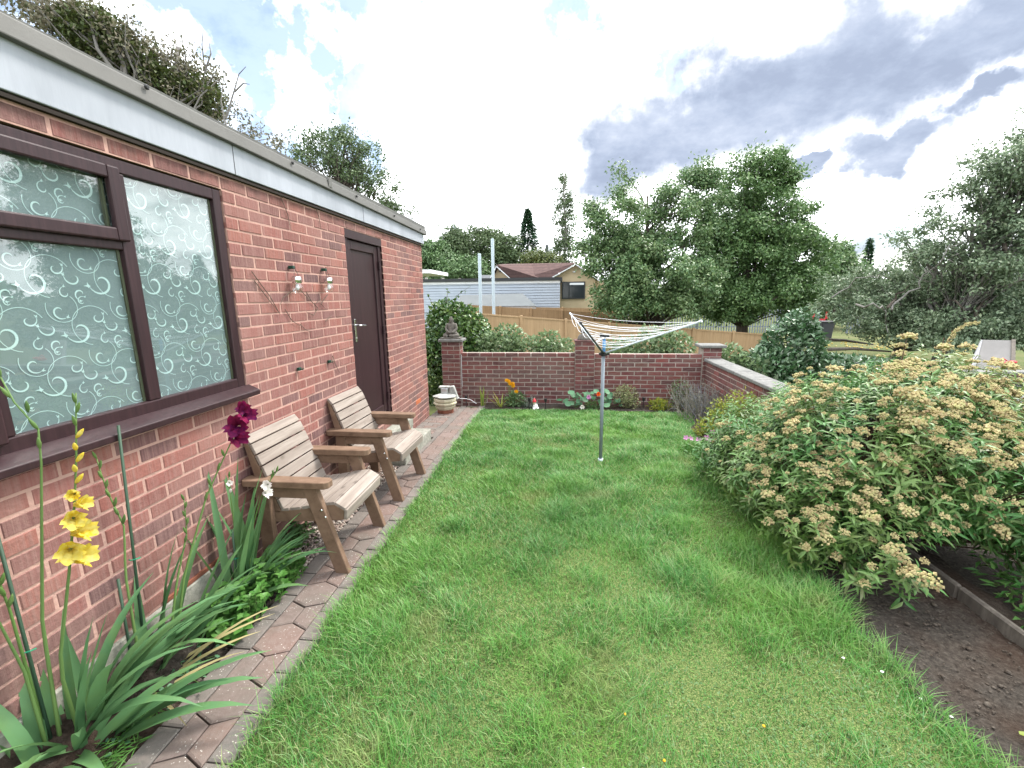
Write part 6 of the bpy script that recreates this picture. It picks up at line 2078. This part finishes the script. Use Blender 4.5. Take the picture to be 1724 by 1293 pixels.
# the two fruit trees in the middle
tree('apple_tree', 'spreading apple tree directly behind the washing line', ground_at(1078, 17.5),
     [E_(1050, 400, 17, 78, 70), E_(1042, 455, 16.6, 52, 66), E_(1100, 470, 17, 82, 60), E_(1050, 318, 17.2, 34, 34), E_(1130, 380, 17.5, 60, 60), E_(1170, 310, 18, 50, 36), E_(1000, 385, 17, 30, 58), E_(1190, 360, 18, 46, 60), E_(1165, 470, 16.5, 45, 50), E_(1185, 430, 17, 40, 50), E_(1150, 500, 16.4, 44, 26), E_(1085, 505, 16.4, 60, 26), E_(1040, 500, 16.4, 36, 30), E_(1090, 522, 16.4, 76, 20), E_(1035, 515, 16.4, 30, 20), E_(1150, 515, 16.6, 40, 22)],
     340, 30000, .115, 'leaf_apple', .22, at(1090, 330, 17.5), 'bark', TG, .40, 34, 90)
tree('pear_tree', 'tall dense pear tree right of the apple tree', ground_at(1256, 19),
     [E_(1270, 330, 19, 72, 68), E_(1300, 420, 19, 82, 80), E_(1240, 440, 18.6, 66, 76), E_(1250, 285, 19, 32, 30), E_(1305, 295, 19, 44, 34), E_(1345, 450, 19, 48, 70), E_(1215, 500, 18.4, 50, 40), E_(1300, 500, 18.6, 66, 32), E_(1210, 400, 19, 36, 60), E_(1350, 350, 19, 28, 44), E_(1195, 460, 18.5, 34, 60), E_(1270, 522, 18.4, 84, 18), E_(1340, 510, 18.6, 40, 26)],
     340, 40000, .125, 'leaf_pear', .26, at(1265, 270, 19), 'bark', TG, .46, 24, 60)
# left of the building roof
tree('hawthorn_tree', 'scraggly brownish ivy clad hawthorn above the building roof', (-9.2, 7.5, 0),
     [E_(150, 60, 8.8, 60, 50), E_(230, 110, 9.2, 80, 60), E_(310, 150, 9.8, 70, 60), E_(380, 205, 10.6, 60, 40), E_(440, 235, 11.5, 40, 22), E_(90, 30, 8.6, 50, 40), E_(40, 10, 8.6, 40, 30)],
     240, 15000, .075, 'leaf_brown', .30, tuple(at(300, 80, 9.6)), 'bark_pale', TG, .30, 50, 240, .8, .6, dens=.8)
bush('ivy_growth', 'green ivy clumps growing through the scraggly hawthorn', 'climber', (-9.0, 7.6, 1.0), [E_(165, 62, 8.7, 52, 40), E_(215, 105, 9.0, 48, 34), E_(330, 165, 9.7, 44, 34), E_(120, 42, 8.6, 30, 26), E_(270, 140, 9.3, 40, 26)], 7000, .085, .06, 'leaf_ivy_tree', 0, power=.4)
tw = thing('bare_branches', 'bare twiggy branches poking up from the hawthorn', 'branch', (-8.0, 8.4, 3.0))
for pts in ([(300, 160), (315, 110), (305, 60), (290, 32)], [(330, 170), (345, 120), (340, 75), (342, 50)], [(345, 120), (355, 90), (352, 72)], [(380, 200), (395, 150), (402, 125), (414, 112)], [(395, 155), (410, 140), (420, 142)], [(200, 60), (215, 35), (214, 20)], [(60, 30), (40, 15), (30, 0)], [(250, 100), (262, 70), (258, 50)], [(380, 210), (372, 170), (378, 120)], [(70, 40), (78, 18), (66, 4)]):
    MB().tube([at(u, v, 9.6) for u, v in pts], list(np.linspace(.022, .006, len(pts))), 5).build('branch', 'bark_pale', tw)
tree('rounded_tree', 'dark round headed tree standing behind the building roof', (-7.5, 14.5, 0),
     [E_(560, 260, 15, 62, 42), E_(600, 280, 15, 46, 46), E_(530, 250, 15, 38, 28), E_(585, 228, 15, 30, 20), E_(630, 320, 15.4, 44, 34), E_(665, 350, 16, 32, 20)],
     120, 9500, .10, 'leaf_mid', .18, at(580, 230, 15), 'bark', TG, .36, 40, 110, dens=.8)
# tree line behind the houses
def far_tree(name, lb, u, D, ells, mat, L, ncl, nlf, bark='bark', r=.2, clr=.7, limbs=12, twigs=20):
    tree(name, lb, ground_at(u, D), [E_(*e) for e in ells], ncl, nlf, L, mat, r, None, bark, TG, clr, limbs, twigs)
far_tree('bushy_tree', 'dense dark bushy tree nearest the building corner', 735, 42, [(735, 445, 42, 40, 34), (725, 425, 42, 26, 20)], 'leaf_dark', .26, 120, 5200)
far_tree('bushy_tree', 'loose topped grey green tree behind the steel poles', 805, 46, [(810, 425, 46, 44, 40), (800, 395, 46, 26, 18), (830, 400, 46, 22, 16)], 'leaf_mid', .24, 150, 5200)
far_tree('bushy_tree', 'pointed grey green tree left of the steel poles', 765, 44, [(765, 425, 44, 26, 44), (762, 392, 44, 11, 18)], 'leaf_mid', .24, 110, 4200)
far_tree('bushy_tree', 'low dark bushy tree behind the grey fence', 780, 40, [(780, 455, 40, 46, 20), (750, 458, 40, 30, 16)], 'leaf_dark', .26, 90, 4000)
far_tree('bushy_tree', 'grey green tree between the poles and the conifer', 850, 44, [(852, 430, 44, 26, 32)], 'leaf_mid', .24, 80, 3000)
far_tree('bushy_tree', 'light green round bush above the bungalow ridge', 905, 40, [(905, 437, 40, 24, 9), (930, 440, 40, 18, 7)], 'leaf_ivy_tree', .22, 50, 1700)
def conifer(name, lb, u, vt, vb, ru, D, mat='conifer', n=5200):
    top, bot = at(u, vt, D), at(u, vb, D)
    base = ground_at(u, D)
    t_ = thing(name, lb, 'tree', tuple(base), TG)
    h = top[2] - base[2]
    rr_ = ru * D / FPX
    s = 1 - rng.random(n) ** .85
    a = rng.integers(0, 17, n) * (2 * np.pi / 17) + rng.normal(0, .17, n) + s * 9
    r_ = rr_ * (1 - s) * rng.uniform(.25, 1.08, n) * (1 + .22 * np.sin(s * 40 + a * 3))
    P = np.stack([base[0] + r_ * np.cos(a), base[1] + r_ * np.sin(a), base[2] + h * (.04 + .96 * s) - r_ * .25], 1)
    D_ = unit(np.stack([np.cos(a), np.sin(a), np.full(n, -.1)], 1) + rng.normal(0, .3, (n, 3)))
    V, F = leaf_geo(P, D_, unit(rng.normal(0, .3, (n, 3)) + np.array([0, 0, 1])), rng.uniform(.25, .5, n) * (D / 44), rng.uniform(.10, .2, n) * (D / 44), .2)
    np_mesh('crown', V, F, mat, t_)
    MB().tube([tuple(base), (base[0], base[1], base[2] + h * .96)], [.2, .03], 6).build('trunk', 'bark', t_)
conifer('conifer_tree', 'dark pointed conifer above the bungalow roof', 889, 358, 470, 52, 46, 'conifer', 7000)
conifer('conifer_tree', 'dark conifer on the skyline right of the pear tree', 1420, 415, 490, 26, 45)
conifer('conifer_tree', 'feathery dark conifer by the hill on the right', 1452, 405, 500, 20, 40, 'conifer', 2600)
conifer('conifer_tree', 'broad dark conifer behind the right apple tree', 1545, 405, 530, 60, 30, 'conifer', 5200)
far_tree('poplar_tree', 'tall slim poplar left of the apple tree', 950, 48, [(948, 330, 48, 17, 34), (950, 380, 48, 20, 50), (950, 430, 48, 19, 40), (946, 298, 48, 10, 18)], 'leaf_mid', .21, 150, 3300, 'bark_pale', .22, .5)
far_tree('bushy_tree', 'green tree closing the gap right of the pear tree', 1405, 30, [(1405, 455, 30, 40, 46), (1385, 480, 30, 30, 40), (1430, 470, 30, 30, 30)], 'leaf_apple', .2, 110, 5200)
far_tree('bushy_tree', 'dark tree closing the view left of the wheelie bin', 1350, 29, [(1360, 500, 29, 40, 40), (1330, 505, 29, 30, 30)], 'leaf_dark', .2, 90, 3800)
# right hand apple trees
tree('old_apple_tree', 'old leaning apple tree with long bare branches on the right', ground_at(1600, 13.5),
     [E_(1640, 330, 12.5, 62, 70), E_(1700, 290, 12, 70, 80), E_(1590, 390, 13, 62, 46), E_(1540, 420, 13.2, 46, 34), E_(1690, 400, 12.5, 70, 50), E_(1725, 220, 12, 34, 46), E_(1760, 330, 12, 70, 110), E_(1650, 455, 12.6, 70, 34), E_(1800, 250, 12, 60, 90)],
     330, 20000, .095, 'leaf_right', .19, at(1735, 240, 12.5), 'bark_pale', TG, .30, 60, 200, .7, .5, dens=1.6)
tree('old_apple_tree', 'low spreading apple tree behind the camellia and patterned wall', ground_at(1520, 15),
     [E_(1470, 480, 15, 72, 32), E_(1540, 500, 14.6, 80, 42), E_(1430, 510, 15, 48, 34), E_(1590, 490, 14.4, 60, 46), E_(1650, 510, 13.6, 56, 46), E_(1520, 545, 14.2, 60, 24), E_(1700, 500, 13, 46, 50), E_(1600, 550, 13.2, 70, 28), E_(1440, 535, 15, 44, 22), E_(1660, 560, 13, 60, 26)],
     340, 20000, .095, 'leaf_right', .16, at(1560, 450, 14.8), 'bark_pale', TG, .32, 60, 170, .65, .5, dens=1.9)
br = thing('crooked_branch', 'thick crooked grey branches of the old apple tree against its leaves', 'branch', tuple(ground_at(1640, 12.8)))
for pts, r0 in (([(1640, 600), (1638, 540), (1655, 500), (1690, 480), (1730, 470)], .09), ([(1638, 540), (1620, 515), (1590, 505)], .06), ([(1655, 500), (1640, 470), (1610, 440)], .045), ([(1500, 520), (1530, 490), (1560, 465), (1600, 425), (1640, 395)], .05), ([(1440, 512), (1480, 516), (1500, 520), (1495, 560)], .05), ([(1500, 520), (1515, 500), (1530, 480)], .06), ([(1400, 500), (1440, 470), (1480, 465), (1500, 470)], .03), ([(1700, 460), (1690, 400), (1700, 330), (1722, 250)], .10), ([(1690, 400), (1660, 370), (1620, 350)], .05), ([(1610, 425), (1600, 440), (1612, 450)], .018)):
    q_ = []
    for (u0, v0), (u1, v1) in zip(pts[:-1], pts[1:]):
        for s_ in (0, .33, .66):
            q_.append(at(u0 + (u1 - u0) * s_, v0 + (v1 - v0) * s_, 12.6 + .5 * math.sin(u0 * .05 + s_ * 2)) + rng.normal(0, .06, 3))
    q_.append(at(*pts[-1], 12.6))
    MB().tube(q_, list(np.linspace(r0 * .62, r0 * .16, len(q_))), 7).build('branch', 'bark_pale' if r0 < .055 else 'bark', br, True)
bush('hedge_shrub', 'mixed green shrubs under the apple trees on the right', 'shrub', tuple(at(1560, 580, 14)), [E_(1540, 545, 15.5, 70, 26), E_(1460, 545, 17, 40, 26), E_(1620, 560, 13.6, 60, 24), E_(1720, 560, 13, 60, 40), E_(1790, 540, 12.5, 60, 60), E_(1500, 565, 14.5, 46, 20), E_(1590, 585, 12.6, 50, 18)], 9000, .12, .075, 'leaf_right', 10, power=.35)
far_tree('bushy_tree', 'dark trees filling the far right behind the apples', 1700, 24, [(1700, 470, 24, 90, 60), (1600, 490, 24, 60, 36), (1800, 440, 24, 80, 90)], 'leaf_dark', .18, 150, 6500)
# background belt low on the horizon
n = 9000
uu = rng.uniform(-700, 2500, n)
Dd = rng.uniform(60, 95, n)
P = np.array([at(u, 500, d_) for u, d_ in zip(uu, Dd)])
P[:, 2] = -.5 + rng.random(n) ** 1.4 * (4.5 + 1.8 * np.sin(uu * .021) + 1.2 * np.sin(uu * .06))
V, F = leaf_geo(P, rand_dirs(n), rand_dirs(n), rng.uniform(.8, 1.7, n), rng.uniform(.6, 1.2, n), .2)
tag(np_mesh('distant_treeline', V, F, 'leaf_dark', None, False, 'stuff'), 'low dark line of distant trees along the horizon', 'trees')

# ------------------------------------------------------------------ edging, litter
ed = thing('bed_edging', 'weathered grey board edging along the right of the soil bed under the spirea', 'edging', (2.36, 2.4, 0))
y = 1.2
while y < 3.4:
    MB().box((2.34, y + .004, -.06), (2.375, y + .446, .085)).build('edging_board', 'log', ed, bevel=.01)
    y += .45
bush('low_ground_plant', 'low leafy plant beyond the stone edging at the lower right', 'plant', (2.75, 2.2, 0), [((2.75, 2.2, .08), (.3, .5, .16)), ((2.9, 2.6, .1), (.3, .4, .2))], 900, .07, .022, 'spirea', 6, power=.35)
bush('grass_tuft', 'green grass tuft at the bottom right corner of the soil bed', 'plant', (1.98, 1.52, 0), [((1.98, 1.5, .03), (.10, .10, .05))], 500, .09, .006, 'clover', 0, power=.5, up=1.2)
lv = MB()
V, F = blade((1.86, 1.66, .03), R(-35), R(80), .10, .03, .3, 5)
tag(MB().add(V, F).build('fallen_leaf', 'lime', None, True), 'single yellow green leaf lying on the brown soil', 'leaf')
for (x, y_, lb) in ((1.53, 1.93, 'white scrap on the lawn edge nearest the spirea'), (1.60, 1.80, 'white scrap on the soil edge, middle of the row'), (1.66, 1.72, 'white feather shaped scrap on the soil'), (.11, 1.36, 'white petal on the grass at the bottom of the lawn'), (1.40, 2.0, 'white petal in the clover near the soil bed'), (-1.74, 1.50, 'white pebble on the soil under the gladiolus leaves'), (1.51, 1.42, 'white petal at the lawn edge by the bottom corner')):
    tag(MB().blob((x, y_, gzv(x, y_) + (.026 if x < 1.6 else .022)), (.008, .006, .003), 7, 5, .5).build('white_scrap', 'daisy', None), lb, 'scrap', 'small white scraps on the ground')
for (x, y_, lb) in ((.86, 1.60, 'tiny yellow weed flower in the grass nearest the soil bed'), (.42, 1.42, 'tiny yellow weed flower in the grass nearest the bottom edge'), (.30, 1.60, 'tiny yellow weed flower in the grass nearest the path')):
    tag(MB().blob((x, y_, .026), (.006, .006, .003), 7, 5, .3).build('yellow_flower', 'amber', None), lb, 'flower', 'tiny yellow weed flowers in the lawn')
